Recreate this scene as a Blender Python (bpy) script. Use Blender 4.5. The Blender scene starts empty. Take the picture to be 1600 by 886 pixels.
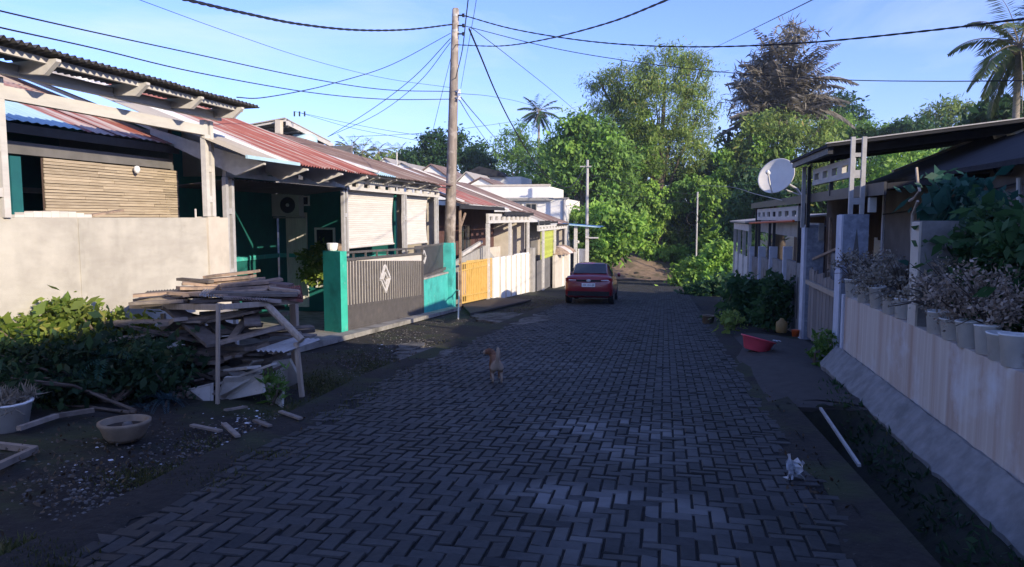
import bpy, math, random
import numpy as np
from mathutils import Vector, Matrix
random.seed(7); RNG=np.random.default_rng(7)
sc=bpy.context.scene; COL=sc.collection
# ------------------------------------------------------------------ camera, sky, sun, exposure
F=1150.0; PIT=math.atan(103/1150); YAW=math.atan2(240,math.hypot(1150,103)); H=1.7; S=.0565
cam=bpy.data.objects.new('camera',bpy.data.cameras.new('camera')); COL.objects.link(cam)
cam.data.sensor_width=36; cam.data.lens=36*F/1600; cam.data.clip_end=3000; cam.data.clip_start=.05
cam.location=(0,0,H); cam.rotation_euler=(math.pi/2-PIT,0,YAW); sc.camera=cam
SUN_EL=math.radians(18.6); SUN_A=math.radians(33)
SUN_DIR=Vector((math.cos(SUN_EL)*math.cos(SUN_A),-math.cos(SUN_EL)*math.sin(SUN_A),math.sin(SUN_EL)))
world=bpy.data.worlds.new('World'); sc.world=world; world.use_nodes=True
wn=world.node_tree.nodes; wl=world.node_tree.links; wn.clear()
wo=wn.new('ShaderNodeOutputWorld'); bg=wn.new('ShaderNodeBackground'); sky=wn.new('ShaderNodeTexSky')
sky.sky_type='NISHITA'; sky.sun_disc=False; sky.sun_elevation=SUN_EL
sky.sun_rotation=math.pi/2+SUN_A; sky.air_density=1.0; sky.dust_density=0.6; sky.ozone_density=1.6; sky.altitude=100
bg.inputs['Strength'].default_value=.12
tint=wn.new('ShaderNodeMix'); tint.data_type='RGBA'; tint.blend_type='MULTIPLY'; tint.inputs[0].default_value=1; tint.inputs[7].default_value=(.96,1.08,1.95,1)
wl.new(sky.outputs[0],tint.inputs[6])
wtc=wn.new('ShaderNodeTexCoord'); wmp=wn.new('ShaderNodeMapping'); wmp.inputs['Scale'].default_value=(1.2,1.2,5); wl.new(wtc.outputs['Generated'],wmp.inputs[0])
wnz=wn.new('ShaderNodeTexNoise'); wnz.inputs['Scale'].default_value=2.2; wnz.inputs['Detail'].default_value=7; wnz.inputs['Roughness'].default_value=.55; wnz.inputs['Distortion'].default_value=.4; wl.new(wmp.outputs[0],wnz.inputs['Vector'])
wmr=wn.new('ShaderNodeMapRange'); wmr.inputs[1].default_value=.48; wmr.inputs[2].default_value=.78; wmr.inputs[3].default_value=0; wmr.inputs[4].default_value=.55; wl.new(wnz.outputs[0],wmr.inputs[0])
wmx=wn.new('ShaderNodeMix'); wmx.data_type='RGBA'; wl.new(wmr.outputs[0],wmx.inputs[0]); wl.new(tint.outputs[2],wmx.inputs[6]); wmx.inputs[7].default_value=(5.2,6.0,6.6,1); wl.new(wmx.outputs[2],bg.inputs[0]); wl.new(bg.outputs[0],wo.inputs[0])
sl=bpy.data.lights.new('sun','SUN'); sl.energy=5.0; sl.angle=math.radians(.5); sl.color=(1,.87,.675)
so=bpy.data.objects.new('sun',sl); COL.objects.link(so); so.location=(30,-20,20)
so.rotation_euler=SUN_DIR.to_track_quat('Z','Y').to_euler()
vs=sc.view_settings; vs.view_transform='Standard'; vs.look='None'; vs.gamma=1; vs.exposure=.55
# ------------------------------------------------------------------ photo geometry helpers
cp_,sp_=math.cos(PIT),math.sin(PIT); cy_,sy_=math.cos(YAW),math.sin(YAW)
def ray(px,py):
    x=(px-800)/F; y=(443-py)/F; f=cp_+y*sp_; u=-sp_+y*cp_
    return (-sy_*f+cy_*x, cy_*f+sy_*x, u)
def gx(px,py,X):
    r=ray(px,py); t=X/r[0]; return Vector((X,t*r[1],H+t*r[2]))
def gy(px,py,Y):
    r=ray(px,py); t=Y/r[1]; return Vector((t*r[0],Y,H+t*r[2]))
def gg(px,py,dz=0):
    r=ray(px,py); t=(H-dz)/(-r[2]-S*r[1]); return Vector((t*r[0],t*r[1],H+t*r[2]))
def zr(y): return -S*y                      # street level
# ------------------------------------------------------------------ materials
def nn(nt,t,**k):
    n=nt.nodes.new(t)
    for a,b in k.items(): setattr(n,a,b)
    return n
def mat(name,c1,c2=None,sc_=6,rough=.85,bump=.15,metal=0,stretch=(1,1,1),c3=None,sc3=1.2,t3=(.5,.7),st3=(1,1,1),spec=.3,rnd=0,c4=None,sc4=20,t4=(.62,.7),bd=.01,detail=6,coat=0):
    m=bpy.data.materials.new(name); m.use_nodes=True; nt=m.node_tree; L=nt.links
    b=nt.nodes['Principled BSDF']; b.inputs['Roughness'].default_value=rough; b.inputs['Metallic'].default_value=metal
    b.inputs['Specular IOR Level'].default_value=spec
    if coat: b.inputs['Coat Weight'].default_value=coat; b.inputs['Coat Roughness'].default_value=.06
    geo=nn(nt,'ShaderNodeNewGeometry')
    def noise(scale,st,lo,hi,det=detail):
        mp=nn(nt,'ShaderNodeMapping'); mp.inputs['Scale'].default_value=st; L.new(geo.outputs['Position'],mp.inputs[0])
        n=nn(nt,'ShaderNodeTexNoise'); n.inputs['Scale'].default_value=scale; n.inputs['Detail'].default_value=det; n.inputs['Roughness'].default_value=.6
        L.new(mp.outputs[0],n.inputs['Vector'])
        r=nn(nt,'ShaderNodeMapRange'); r.inputs[1].default_value=lo; r.inputs[2].default_value=hi; L.new(n.outputs[0],r.inputs[0])
        return n,r
    def mix(fac,a,bb):
        x=nn(nt,'ShaderNodeMix',data_type='RGBA'); L.new(fac,x.inputs[0])
        for s,v in ((6,a),(7,bb)):
            if isinstance(v,tuple): x.inputs[s].default_value=(*v,1)
            else: L.new(v,x.inputs[s])
        return x.outputs[2]
    n,r=noise(sc_,stretch,.35,.65)
    col=mix(r.outputs[0],c1,c2 if c2 else tuple(v*.72 for v in c1))
    if c3: col=mix(noise(sc3,st3,*t3)[1].outputs[0],col,c3)
    if c4: col=mix(noise(sc4,(1,1,1),*t4)[1].outputs[0],col,c4)
    if rnd:
        oi=nn(nt,'ShaderNodeObjectInfo'); ad=nn(nt,'ShaderNodeMath',operation='ADD'); L.new(geo.outputs['Random Per Island'],ad.inputs[0]); L.new(oi.outputs['Random'],ad.inputs[1])
        fr=nn(nt,'ShaderNodeMath',operation='FRACT'); L.new(ad.outputs[0],fr.inputs[0])
        mr=nn(nt,'ShaderNodeMapRange'); mr.inputs[3].default_value=1-rnd; mr.inputs[4].default_value=1+rnd; L.new(fr.outputs[0],mr.inputs[0])
        vm=nn(nt,'ShaderNodeVectorMath',operation='SCALE'); L.new(col,vm.inputs[0]); L.new(mr.outputs[0],vm.inputs['Scale']); col=vm.outputs[0]
    L.new(col,b.inputs['Base Color'])
    if bump:
        bp=nn(nt,'ShaderNodeBump'); bp.inputs['Strength'].default_value=bump; bp.inputs['Distance'].default_value=bd
        L.new(n.outputs[0],bp.inputs['Height']); L.new(bp.outputs[0],b.inputs['Normal'])
    m['col']=None; return m
def leafmat(name,c1,c2,c3=None,trans=.42,rough=.55):
    m=bpy.data.materials.new(name); m.use_nodes=True; nt=m.node_tree; L=nt.links
    b=nt.nodes['Principled BSDF']; b.inputs['Roughness'].default_value=rough; b.inputs['Specular IOR Level'].default_value=.25
    geo=nn(nt,'ShaderNodeNewGeometry'); rp=nn(nt,'ShaderNodeValToRGB'); L.new(geo.outputs['Random Per Island'],rp.inputs[0])
    e=rp.color_ramp.elements; e[0].color=(*c1,1); e[1].color=(*c2,1)
    if c3:
        x=e.new(.93); x.color=(*c2,1); e[-1].color=(*c3,1)
    n=nn(nt,'ShaderNodeTexNoise'); n.inputs['Scale'].default_value=.55; L.new(geo.outputs['Position'],n.inputs['Vector'])
    mr=nn(nt,'ShaderNodeMapRange'); mr.inputs[1].default_value=.35; mr.inputs[2].default_value=.65; mr.inputs[3].default_value=.65; mr.inputs[4].default_value=1.25; L.new(n.outputs[0],mr.inputs[0])
    vm=nn(nt,'ShaderNodeVectorMath',operation='SCALE'); L.new(rp.outputs[0],vm.inputs[0]); L.new(mr.outputs[0],vm.inputs['Scale'])
    L.new(vm.outputs[0],b.inputs['Base Color'])
    t=nn(nt,'ShaderNodeBsdfTranslucent'); L.new(vm.outputs[0],t.inputs[0]); mx=nn(nt,'ShaderNodeMixShader'); mx.inputs[0].default_value=trans
    L.new(b.outputs[0],mx.inputs[1]); L.new(t.outputs[0],mx.inputs[2]); L.new(mx.outputs[0],nt.nodes['Material Output'].inputs[0])
    return m
# ------------------------------------------------------------------ mesh helpers
class B:
    def __init__(s): s.v=[]; s.f=[]
    def add(s,vs,fs):
        o=len(s.v); s.v+= [tuple(v) for v in vs]; s.f+=[tuple(i+o for i in f) for f in fs]; return s
    def box(s,x0,x1,y0,y1,z0,z1):
        return s.add([(x0,y0,z0),(x1,y0,z0),(x1,y1,z0),(x0,y1,z0),(x0,y0,z1),(x1,y0,z1),(x1,y1,z1),(x0,y1,z1)],
          [(0,3,2,1),(4,5,6,7),(0,1,5,4),(1,2,6,5),(2,3,7,6),(3,0,4,7)])
    def beam(s,p,q,w,h,up=(0,0,1)):
        p=Vector(p);q=Vector(q);d=(q-p).normalized(); up=Vector(up)
        if abs(d.dot(up))>.97: up=Vector((1,0,0))
        a=d.cross(up).normalized()*w/2; b=a.cross(d).normalized()*h/2
        return s.add([p-a-b,p+a-b,p+a+b,p-a+b,q-a-b,q+a-b,q+a+b,q-a+b],[(0,1,2,3),(7,6,5,4),(0,4,5,1),(1,5,6,2),(2,6,7,3),(3,7,4,0)])
    def tube(s,pts,r,n=6,caps=True):
        pts=[Vector(p) for p in pts]; m=len(pts); R=r if isinstance(r,(list,tuple)) else [r]*m; o=len(s.v); a0=None
        for i,p in enumerate(pts):
            d=(pts[min(i+1,m-1)]-pts[max(i-1,0)]).normalized()
            if a0 is None:
                a0=d.cross(Vector((0,0,1)) if abs(d.z)<.95 else Vector((1,0,0))).normalized()
            else:
                a0=(a0-d*a0.dot(d)).normalized()
            b=d.cross(a0)
            for k in range(n):
                t=2*math.pi*k/n; s.v.append(tuple(p+(a0*math.cos(t)+b*math.sin(t))*R[i]))
        for i in range(m-1):
            for k in range(n):
                k2=(k+1)%n; s.f.append((o+i*n+k,o+i*n+k2,o+(i+1)*n+k2,o+(i+1)*n+k))
        if caps:
            s.f.append(tuple(o+k for k in reversed(range(n)))); s.f.append(tuple(o+(m-1)*n+k for k in range(n)))
        return s
    def lathe(s,prof,c,n=20,M=None):
        o=len(s.v); c=Vector(c)
        for (r,z) in prof:
            for k in range(n):
                t=2*math.pi*k/n; v=Vector((r*math.cos(t),r*math.sin(t),z))
                if M: v=M@v
                s.v.append(tuple(c+v))
        for i in range(len(prof)-1):
            for k in range(n):
                k2=(k+1)%n; s.f.append((o+i*n+k,o+i*n+k2,o+(i+1)*n+k2,o+(i+1)*n+k))
        return s
    def prism(s,poly,vec):
        o=len(s.v); n=len(poly); vec=Vector(vec); s.v+=[tuple(p) for p in poly]+[tuple(Vector(p)+vec) for p in poly]
        s.f.append(tuple(o+i for i in reversed(range(n)))); s.f.append(tuple(o+n+i for i in range(n)))
        for i in range(n):
            j=(i+1)%n; s.f.append((o+i,o+j,o+n+j,o+n+i))
        return s
    def corr(s,o,u,v,lu,lv,pitch=.08,amp=.012,rows=2,sub=6,sag=0):
        o=Vector(o);u=Vector(u).normalized();v=Vector(v).normalized();nrm=u.cross(v).normalized()
        if nrm.z<0: nrm=-nrm
        nv=max(2,int(lv/pitch*sub)); base=len(s.v)
        for i in range(rows):
            for j in range(nv+1):
                a=lv*j/nv; h=amp*math.sin(2*math.pi*a/pitch)
                s.v.append(tuple(o+u*(lu*i/(rows-1))+v*a+nrm*(h+sag*math.sin(math.pi*i/(rows-1)))))
        for i in range(rows-1):
            for j in range(nv):
                a=base+i*(nv+1)+j; s.f.append((a,a+1,a+nv+2,a+nv+1))
        return s
def link(name,me,m,parent,loc):
    o=bpy.data.objects.new(name,me); COL.objects.link(o); o.location=loc
    if m is not None:
        if not me.materials: me.materials.append(m)
    if parent is not None: o.parent=parent
    return o
ORG={}
def put(name,b,m,parent=None,local=False,smooth=False,kind=None):
    """link the builder as ONE mesh object; vertices are given in world space unless local"""
    V=np.array(b.v,float)
    if parent is None:
        org=Vector(((V[:,0].min()+V[:,0].max())/2,(V[:,1].min()+V[:,1].max())/2,V[:,2].min())); loc=org
    else:
        org=ORG.get(parent.name,Vector((0,0,0))); loc=(0,0,0)
    if local: org=Vector((0,0,0)); loc=(0,0,0)
    V=V-np.array(org)
    me=bpy.data.meshes.new(name); me.from_pydata(V.tolist(),[],b.f); me.update()
    if smooth: me.polygons.foreach_set('use_smooth',[True]*len(me.polygons))
    o=link(name,me,m,parent,loc); ORG[o.name]=org
    if kind: o['kind']=kind
    return o
def tag(o,label,cat,group=None,kind=None):
    o['label']=label; o['category']=cat
    if group: o['group']=group
    if kind: o['kind']=kind
    return o
def thing(name,label,cat,loc,group=None,rz=0):
    o=bpy.data.objects.new(name,None); COL.objects.link(o); o.location=loc; o.rotation_euler=(0,0,rz); o.empty_display_size=.2
    ORG[o.name]=Vector(loc); return tag(o,label,cat,group)
def quadmesh(name,V,m,parent=None,kind=None,origin=None):
    """V: (n,4,3) array of separate quads"""
    n=len(V); org=np.array(origin if origin is not None else (ORG[parent.name] if parent is not None else (0,0,0)),float)
    me=bpy.data.meshes.new(name); me.vertices.add(n*4); me.vertices.foreach_set('co',(V.reshape(-1,3)-org).astype(np.float32).ravel())
    me.loops.add(n*4); me.loops.foreach_set('vertex_index',np.arange(n*4,dtype=np.int32))
    me.polygons.add(n); me.polygons.foreach_set('loop_start',np.arange(0,n*4,4,dtype=np.int32)); 
    me.update(calc_edges=True); me.validate()
    o=link(name,me,m,parent,(0,0,0) if parent is not None else tuple(org)); ORG[o.name]=Vector(org)
    if kind: o['kind']=kind
    return o
def nrm(a): return a/np.maximum(np.linalg.norm(a,axis=-1,keepdims=True),1e-6)
def leafquads(P,L,W,bias=(0,0,-.3),face=None,fold=.0):
    n=len(P); ax=nrm(RNG.normal(size=(n,3))*.8+np.array(bias)); r=RNG.normal(size=(n,3))
    if face is not None: r=r*.5+np.cross(ax,np.array(face))
    sd=nrm(np.cross(ax,r)) if face is None else nrm(r-ax*(r*ax).sum(1,keepdims=True))
    k=RNG.uniform(.45,1.45,(n,1)); a=ax*L*k; w=sd*W*k*.5
    return np.stack([P,P+a*.45+w,P+a,P+a*.45-w],1)
def clumps(ells,n,nsub,rs,shell=.6):
    """points in small clumps spread through ellipsoids; ells: (c,r,weight)"""
    out=[]; W=sum(e[2] for e in ells)
    for c,r,w in ells:
        k=max(3,int(nsub*w/W)); d=nrm(RNG.normal(size=(k,3))); rad=(shell+(1-shell)*RNG.random((k,1)))*RNG.uniform(.85,1.12,(k,1))
        cc=np.array(c)+d*rad*np.array(r); m=max(10,int(n*w/W)); idx=RNG.integers(0,k,m)
        out.append(cc[idx]+RNG.normal(size=(m,3))*rs*RNG.uniform(.5,1.2,(k,1))[idx]*np.array((1,1,.75)))
    return np.concatenate(out)
# ------------------------------------------------------------------ material set
M={}
M['joint']=mat('road_joint_sand',(.008,.008,.008),(.016,.015,.014),sc_=30,rough=.95)
M['plaster']=mat('grey_cement_render',(.46,.43,.37),(.385,.355,.305),sc_=3.5,bump=.45,bd=.02,stretch=(1,.6,1.6),c3=(.30,.28,.24),sc3=1.1,t3=(.5,.8),st3=(1,1.2,.25),c4=(.54,.505,.43),sc4=1.1,t4=(.5,.72),detail=10)
M['concrete']=mat('concrete',(.36,.34,.31),(.27,.26,.24),sc_=5,bump=.2,c3=(.2,.19,.17),sc3=1.5,t3=(.55,.75))
M['steelgrey']=mat('grey_painted_steel',(.42,.41,.40),(.33,.32,.31),sc_=8,rough=.55,bump=.04)
M['steeldark']=mat('dark_painted_steel',(.05,.05,.055),(.035,.035,.04),sc_=8,rough=.5,bump=.04)
M['timber_white']=mat('pale_painted_timber',(.55,.52,.48),(.45,.43,.40),sc_=9,stretch=(1,.2,1),bump=.08)
M['canopysheet']=mat('weathered_dark_roofing',(.10,.095,.095),(.07,.066,.066),sc_=5,rough=.7)
M['rust']=mat('rusty_zinc',(.34,.12,.09),(.22,.07,.055),sc_=2.5,rough=.7,stretch=(.35,2.5,.35),c3=(.42,.34,.30),sc3=1.3,st3=(.3,3,.3),t3=(.5,.62),bump=.05)
M['rustpale']=mat('part_rusted_zinc',(.46,.38,.34),(.38,.30,.27),sc_=2.5,rough=.65,stretch=(.35,2.5,.35),c3=(.26,.085,.065),sc3=1.1,st3=(.3,2.2,.3),t3=(.46,.56),bump=.05)
M['zinc']=mat('beige_zinc',(.40,.36,.31),(.33,.30,.26),sc_=3,rough=.6,stretch=(.4,2,.4),bump=.05)
M['zincblue']=mat('pale_blue_zinc',(.40,.56,.62),(.34,.50,.57),sc_=3,rough=.5,bump=.03)
M['flash']=mat('white_flashing',(.75,.72,.66),(.62,.59,.54),sc_=6,rough=.6,bump=.03)
M['brownroof']=mat('brown_old_roof',(.20,.13,.105),(.14,.09,.075),sc_=3,rough=.8,stretch=(.4,2.5,.4),c3=(.33,.27,.23),sc3=1,st3=(.3,2.5,.3),t3=(.52,.62))
M['darkroof']=mat('dark_roofing',(.04,.04,.043),(.026,.026,.03),sc_=4,rough=.9,spec=.1,stretch=(.5,2,.5))
M['blueroof']=mat('blue_roofing',(.08,.22,.45),(.06,.17,.38),sc_=4,rough=.45)
M['bamboo']=mat('woven_bamboo',(.42,.345,.25),(.31,.245,.17),sc_=18,stretch=(1,.25,4),rough=.8,rnd=.2,bump=.1)
M['blindwhite']=mat('white_blind_fabric',(.62,.58,.525),(.54,.50,.45),sc_=5,stretch=(1,.3,3),rough=.85,rnd=.06)
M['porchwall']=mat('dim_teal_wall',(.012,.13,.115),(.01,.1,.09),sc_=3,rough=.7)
M['teal']=mat('teal_paint',(.04,.40,.29),(.03,.33,.24),sc_=3,rough=.55,bump=.05,c3=(.02,.17,.13),sc3=2.2,t3=(.5,.75),c4=(.12,.38,.30),sc4=7,t4=(.6,.75))
M['turq']=mat('turquoise_paint',(.07,.46,.40),(.055,.38,.34),sc_=3,rough=.55,bump=.05,c3=(.045,.24,.22),sc3=2.2,t3=(.5,.75),c4=(.2,.5,.45),sc4=7,t4=(.6,.75))
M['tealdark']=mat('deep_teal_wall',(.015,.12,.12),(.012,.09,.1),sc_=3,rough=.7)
M['gate']=mat('grey_gate_steel',(.105,.097,.094),(.078,.072,.07),sc_=6,rough=.5,bump=.04,c3=(.14,.12,.11),sc3=2,t3=(.55,.75))
M['gatedark']=mat('charcoal_gate',(.06,.06,.065),(.045,.045,.05),sc_=6,rough=.5)
M['silver']=mat('silver_paint',(.6,.58,.55),(.5,.48,.46),sc_=6,rough=.4)
M['yellow']=mat('yellow_gate_paint',(.62,.41,.13),(.54,.35,.10),sc_=5,rough=.5,c3=(.45,.25,.06),sc3=2,t3=(.6,.8))
M['white']=mat('white_wall_paint',(.74,.72,.67),(.66,.64,.59),sc_=3,rough=.8,c3=(.5,.48,.44),sc3=1,t3=(.6,.85))
M['cream']=mat('cream_wall_paint',(.56,.50,.42),(.47,.42,.35),sc_=3,rough=.8,c3=(.4,.36,.3),sc3=1.4,t3=(.55,.8))
M['pinkish']=mat('pale_pink_paint',(.62,.5,.45),(.55,.44,.4),sc_=4,rough=.7)
M['maroon']=mat('dark_maroon_wall',(.10,.05,.045),(.07,.035,.032),sc_=3,rough=.8)
M['darkwall']=mat('dim_grey_wall',(.16,.15,.145),(.12,.115,.11),sc_=3,rough=.85,c3=(.09,.085,.08),sc3=1,t3=(.5,.75))
M['brownwall']=mat('brown_wall',(.11,.075,.06),(.08,.055,.045),sc_=3,rough=.85)
M['glass']=mat('window_glass',(.02,.025,.03),(.015,.018,.022),rough=.08,bump=0,spec=.6)
M['curtain']=mat('white_curtain',(.75,.73,.66),(.6,.58,.52),sc_=8,stretch=(3,3,.3),rough=.9)
M['ac']=mat('off_white_casing',(.6,.59,.55),(.52,.51,.48),sc_=5,rough=.5)
M['lime']=mat('lime_green_blind',(.42,.46,.09),(.33,.37,.06),sc_=6,stretch=(1,.3,3),rough=.8,rnd=.15)
M['pole']=mat('weathered_pole_wood',(.28,.235,.195),(.15,.125,.105),sc_=9,stretch=(1.5,1.5,.16),c3=(.40,.35,.30),sc3=3,t3=(.5,.65),rough=.9,bump=.4)
M['polegrey']=mat('grey_concrete_pole',(.40,.38,.35),(.33,.31,.29),sc_=6,rough=.8)
M['cable']=mat('black_cable',(.012,.012,.016),(.009,.009,.012),rough=.6,bump=0)
M['porcelain']=mat('white_porcelain',(.7,.7,.7),(.6,.6,.6),rough=.3,bump=0)
M['dish']=mat('off_white_dish',(.70,.66,.58),(.62,.58,.51),sc_=3,rough=.5,bump=0)
M['plank']=mat('weathered_plank',(.24,.20,.165),(.15,.125,.105),sc_=9,stretch=(1,1,1),rough=.9,bump=.3,rnd=.35)
M['plankdark']=mat('dark_weathered_plank',(.13,.11,.095),(.075,.062,.053),sc_=9,rough=.95,bump=.3,rnd=.3)
M['plankwarm']=mat('tan_plank',(.42,.30,.215),(.28,.20,.14),sc_=9,c3=(.17,.13,.105),sc3=4,t3=(.5,.65),rough=.9,bump=.25,rnd=.2)
M['postwood']=mat('bare_post_timber',(.44,.36,.28),(.32,.26,.2),sc_=14,stretch=(2,2,.2),rough=.9,bump=.3)
M['board']=mat('pale_fibre_board',(.46,.43,.38),(.36,.33,.29),sc_=5,rough=.9,bump=.1,c3=(.25,.22,.19),sc3=2.5,t3=(.55,.75))
M['gatewood']=mat('grey_weathered_gate_board',(.24,.21,.19),(.17,.15,.135),sc_=8,stretch=(2,2,.25),rough=.9,bump=.3,rnd=.2)
M['bluestone']=mat('mottled_blue_grey_paint',(.27,.30,.36),(.19,.21,.26),sc_=14,rough=.8,c3=(.36,.39,.45),sc3=9,t3=(.5,.7),bump=.2)
M['palepost']=mat('pale_blue_white_paint',(.56,.58,.64),(.46,.48,.55),sc_=6,rough=.8)
M['gardenwall']=mat('streaked_wall_paint',(.60,.53,.46),(.50,.41,.34),sc_=4,stretch=(3,3.5,.12),rough=.9,bump=.3,detail=10,c3=(.40,.28,.22),sc3=1.3,st3=(1,2.2,.12),t3=(.48,.70),c4=(.66,.66,.66),sc4=1.5,t4=(.52,.74))
M['plinth']=mat('plinth_cement',(.25,.245,.24),(.17,.165,.16),sc_=7,rough=.9,bump=.4,bd=.02,detail=10,c3=(.10,.10,.092),sc3=1.5,t3=(.55,.75))
M['potwhite']=mat('grubby_white_plastic',(.78,.77,.74),(.66,.65,.62),sc_=6,rough=.6,c3=(.30,.27,.22),sc3=4,t3=(.58,.75),bump=.05)
M['potbeige']=mat('beige_cement_pot',(.26,.205,.145),(.18,.14,.10),sc_=6,rough=.85,c3=(.14,.11,.08),sc3=4,t3=(.52,.7),bump=.2)
M['red']=mat('red_plastic',(.78,.10,.15),(.70,.09,.13),rough=.4,bump=0)
M['orange']=mat('orange_plastic',(.65,.12,.03),(.55,.1,.03),rough=.45,bump=0)
M['ochre']=mat('ochre_plastic',(.34,.22,.08),(.26,.17,.07),rough=.6)
M['bag']=mat('thin_white_plastic',(.5,.52,.55),(.36,.38,.41),sc_=20,rough=.35,bump=.2)
M['soil']=mat('potting_soil',(.035,.026,.02),(.022,.017,.013),sc_=30,rough=1,bump=.4)
M['slab']=mat('stained_pavement_cement',(.30,.285,.26),(.21,.2,.18),sc_=4,rough=.9,bump=.2,c3=(.10,.095,.085),sc3=1.6,t3=(.5,.7))
M['slabdark']=mat('broken_dirty_cement',(.17,.16,.145),(.07,.065,.06),sc_=9,rough=.95,bump=.5,bd=.02,c3=(.03,.028,.025),sc3=3,t3=(.45,.6))
M['ramp']=mat('dark_driveway_cement',(.060,.054,.05),(.042,.038,.036),sc_=6,rough=.9,bump=.25)
M['bark']=mat('tree_bark',(.14,.11,.085),(.08,.06,.047),sc_=8,stretch=(1,1,.25),rough=.95,bump=.5,bd=.05)
M['palmbark']=mat('palm_bark',(.30,.26,.22),(.2,.17,.14),sc_=5,stretch=(1,1,3),rough=.95,bump=.3,bd=.03)
M['twig']=mat('dry_twig',(.10,.08,.065),(.06,.048,.04),sc_=20,rough=.95)
M['stone']=mat('rubble_stone',(.15,.14,.13),(.08,.075,.07),sc_=12,rough=.95,rnd=.4)
M['litter']=mat('pale_litter',(.55,.56,.58),(.42,.43,.45),sc_=20,rough=.7,rnd=.3)
L_={}
L_['mid']=leafmat('mid_green_leaf',(.08,.19,.035),(.22,.37,.08))
L_['bright']=leafmat('bright_green_leaf',(.13,.28,.04),(.32,.50,.09))
L_['dark']=leafmat('dark_green_leaf',(.025,.075,.028),(.065,.135,.045))
L_['olive']=leafmat('olive_leaf',(.10,.175,.04),(.28,.37,.085),(.36,.30,.10))
L_['vine']=leafmat('vine_leaf',(.13,.28,.04),(.32,.48,.09))
L_['brownpalm']=leafmat('dusky_palm_leaflet',(.09,.085,.068),(.30,.27,.215),trans=.3)
L_['palm']=leafmat('palm_leaflet',(.08,.13,.04),(.22,.26,.10),(.42,.32,.16),trans=.25)
L_['deep']=leafmat('deep_shade_leaf',(.014,.04,.02),(.045,.095,.04),(.10,.10,.04))  # leaf colour darkened to carry the shade it stands in
L_['teal']=leafmat('blue_green_frond',(.02,.085,.06),(.05,.15,.11))
L_['bluish']=leafmat('bluish_leaf',(.04,.085,.10),(.07,.14,.17))
L_['dry']=leafmat('dried_grey_brown_leaf',(.20,.175,.135),(.42,.37,.29),trans=.15)
L_['drypink']=leafmat('dried_pinkish_leaf',(.20,.155,.115),(.42,.34,.27),trans=.15)
L_['grass']=leafmat('verge_grass_blade',(.035,.05,.015),(.10,.105,.04),(.2,.17,.09))
L_['lit']=leafmat('sunlit_yellow_green_leaf',(.10,.17,.025),(.24,.30,.06),(.4,.36,.1))  # leaf colour paled to carry direct sunlight on the leaves

# ------------------------------------------------------------------ ground, road
def ditch(x,y):
    return max(0,min(1,(x-1.35)/.12))*max(0,min(1,(2.9-x)/.1))*max(0,min(1,(9.0-y)/.2))
def zg(x,y):
    if y<=62.5: z=zr(y)
    else:
        e=min(1,(y-62.5)/7); z=zr(62.5)+1.7*(3*e*e-2*e**3)*max(.35,min(1,(6-abs(x+4))/10+.5))+max(0,y-80)*.012
    if x<-14: z+=max(0,min(1,(-14-x)/10))*.3
    z-=.55*ditch(x,y)
    if x<-4.2 and y<12: z+=.10*min(1,(-4.2-x)/1.5)*min(1,(12-y)/2)
    return z
def axis(a):
    out=[]
    for s,e,d in a:
        k=max(1,round((e-s)/d)); out+=[s+(e-s)*i/k for i in range(k)]
    return out+[a[-1][1]]
xs=axis([(-300,-200,50),(-200,-40,20),(-40,-10,3),(-10,-3,.25),(-3,1.2,.6),(1.2,3,.07),(3,12,1),(12,40,4),(40,200,20),(200,300,50)])
ys=axis([(-80,-20,30),(-20,1,3),(1,9.4,.2),(9.4,16,.3),(16,60,1),(60,85,.8),(85,160,8),(160,420,40)])
gb=B()
for y in ys:
    for x in xs:
        j=0
        if (-8<x<-3.9 or 1.3<x<3) and 1<y<16: j=random.uniform(-.025,.025)
        elif 62<y<85 and abs(x)<20: j=random.uniform(-.08,.08)
        gb.v.append((x,y,zg(x,y)-.045+j))
nx=len(xs)
for i in range(len(ys)-1):
    for k in range(nx-1):
        a=i*nx+k; gb.f.append((a,a+1,a+nx+1,a+nx))
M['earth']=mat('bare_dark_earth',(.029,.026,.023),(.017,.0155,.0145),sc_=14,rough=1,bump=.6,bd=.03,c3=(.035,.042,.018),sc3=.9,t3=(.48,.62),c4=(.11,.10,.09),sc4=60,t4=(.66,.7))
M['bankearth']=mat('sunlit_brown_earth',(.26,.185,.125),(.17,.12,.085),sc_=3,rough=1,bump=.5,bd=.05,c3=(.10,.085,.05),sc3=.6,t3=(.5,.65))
ground=put('ground',gb,M['earth'],kind='structure',smooth=True); ORG[ground.name]=ORG[ground.name]
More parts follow.
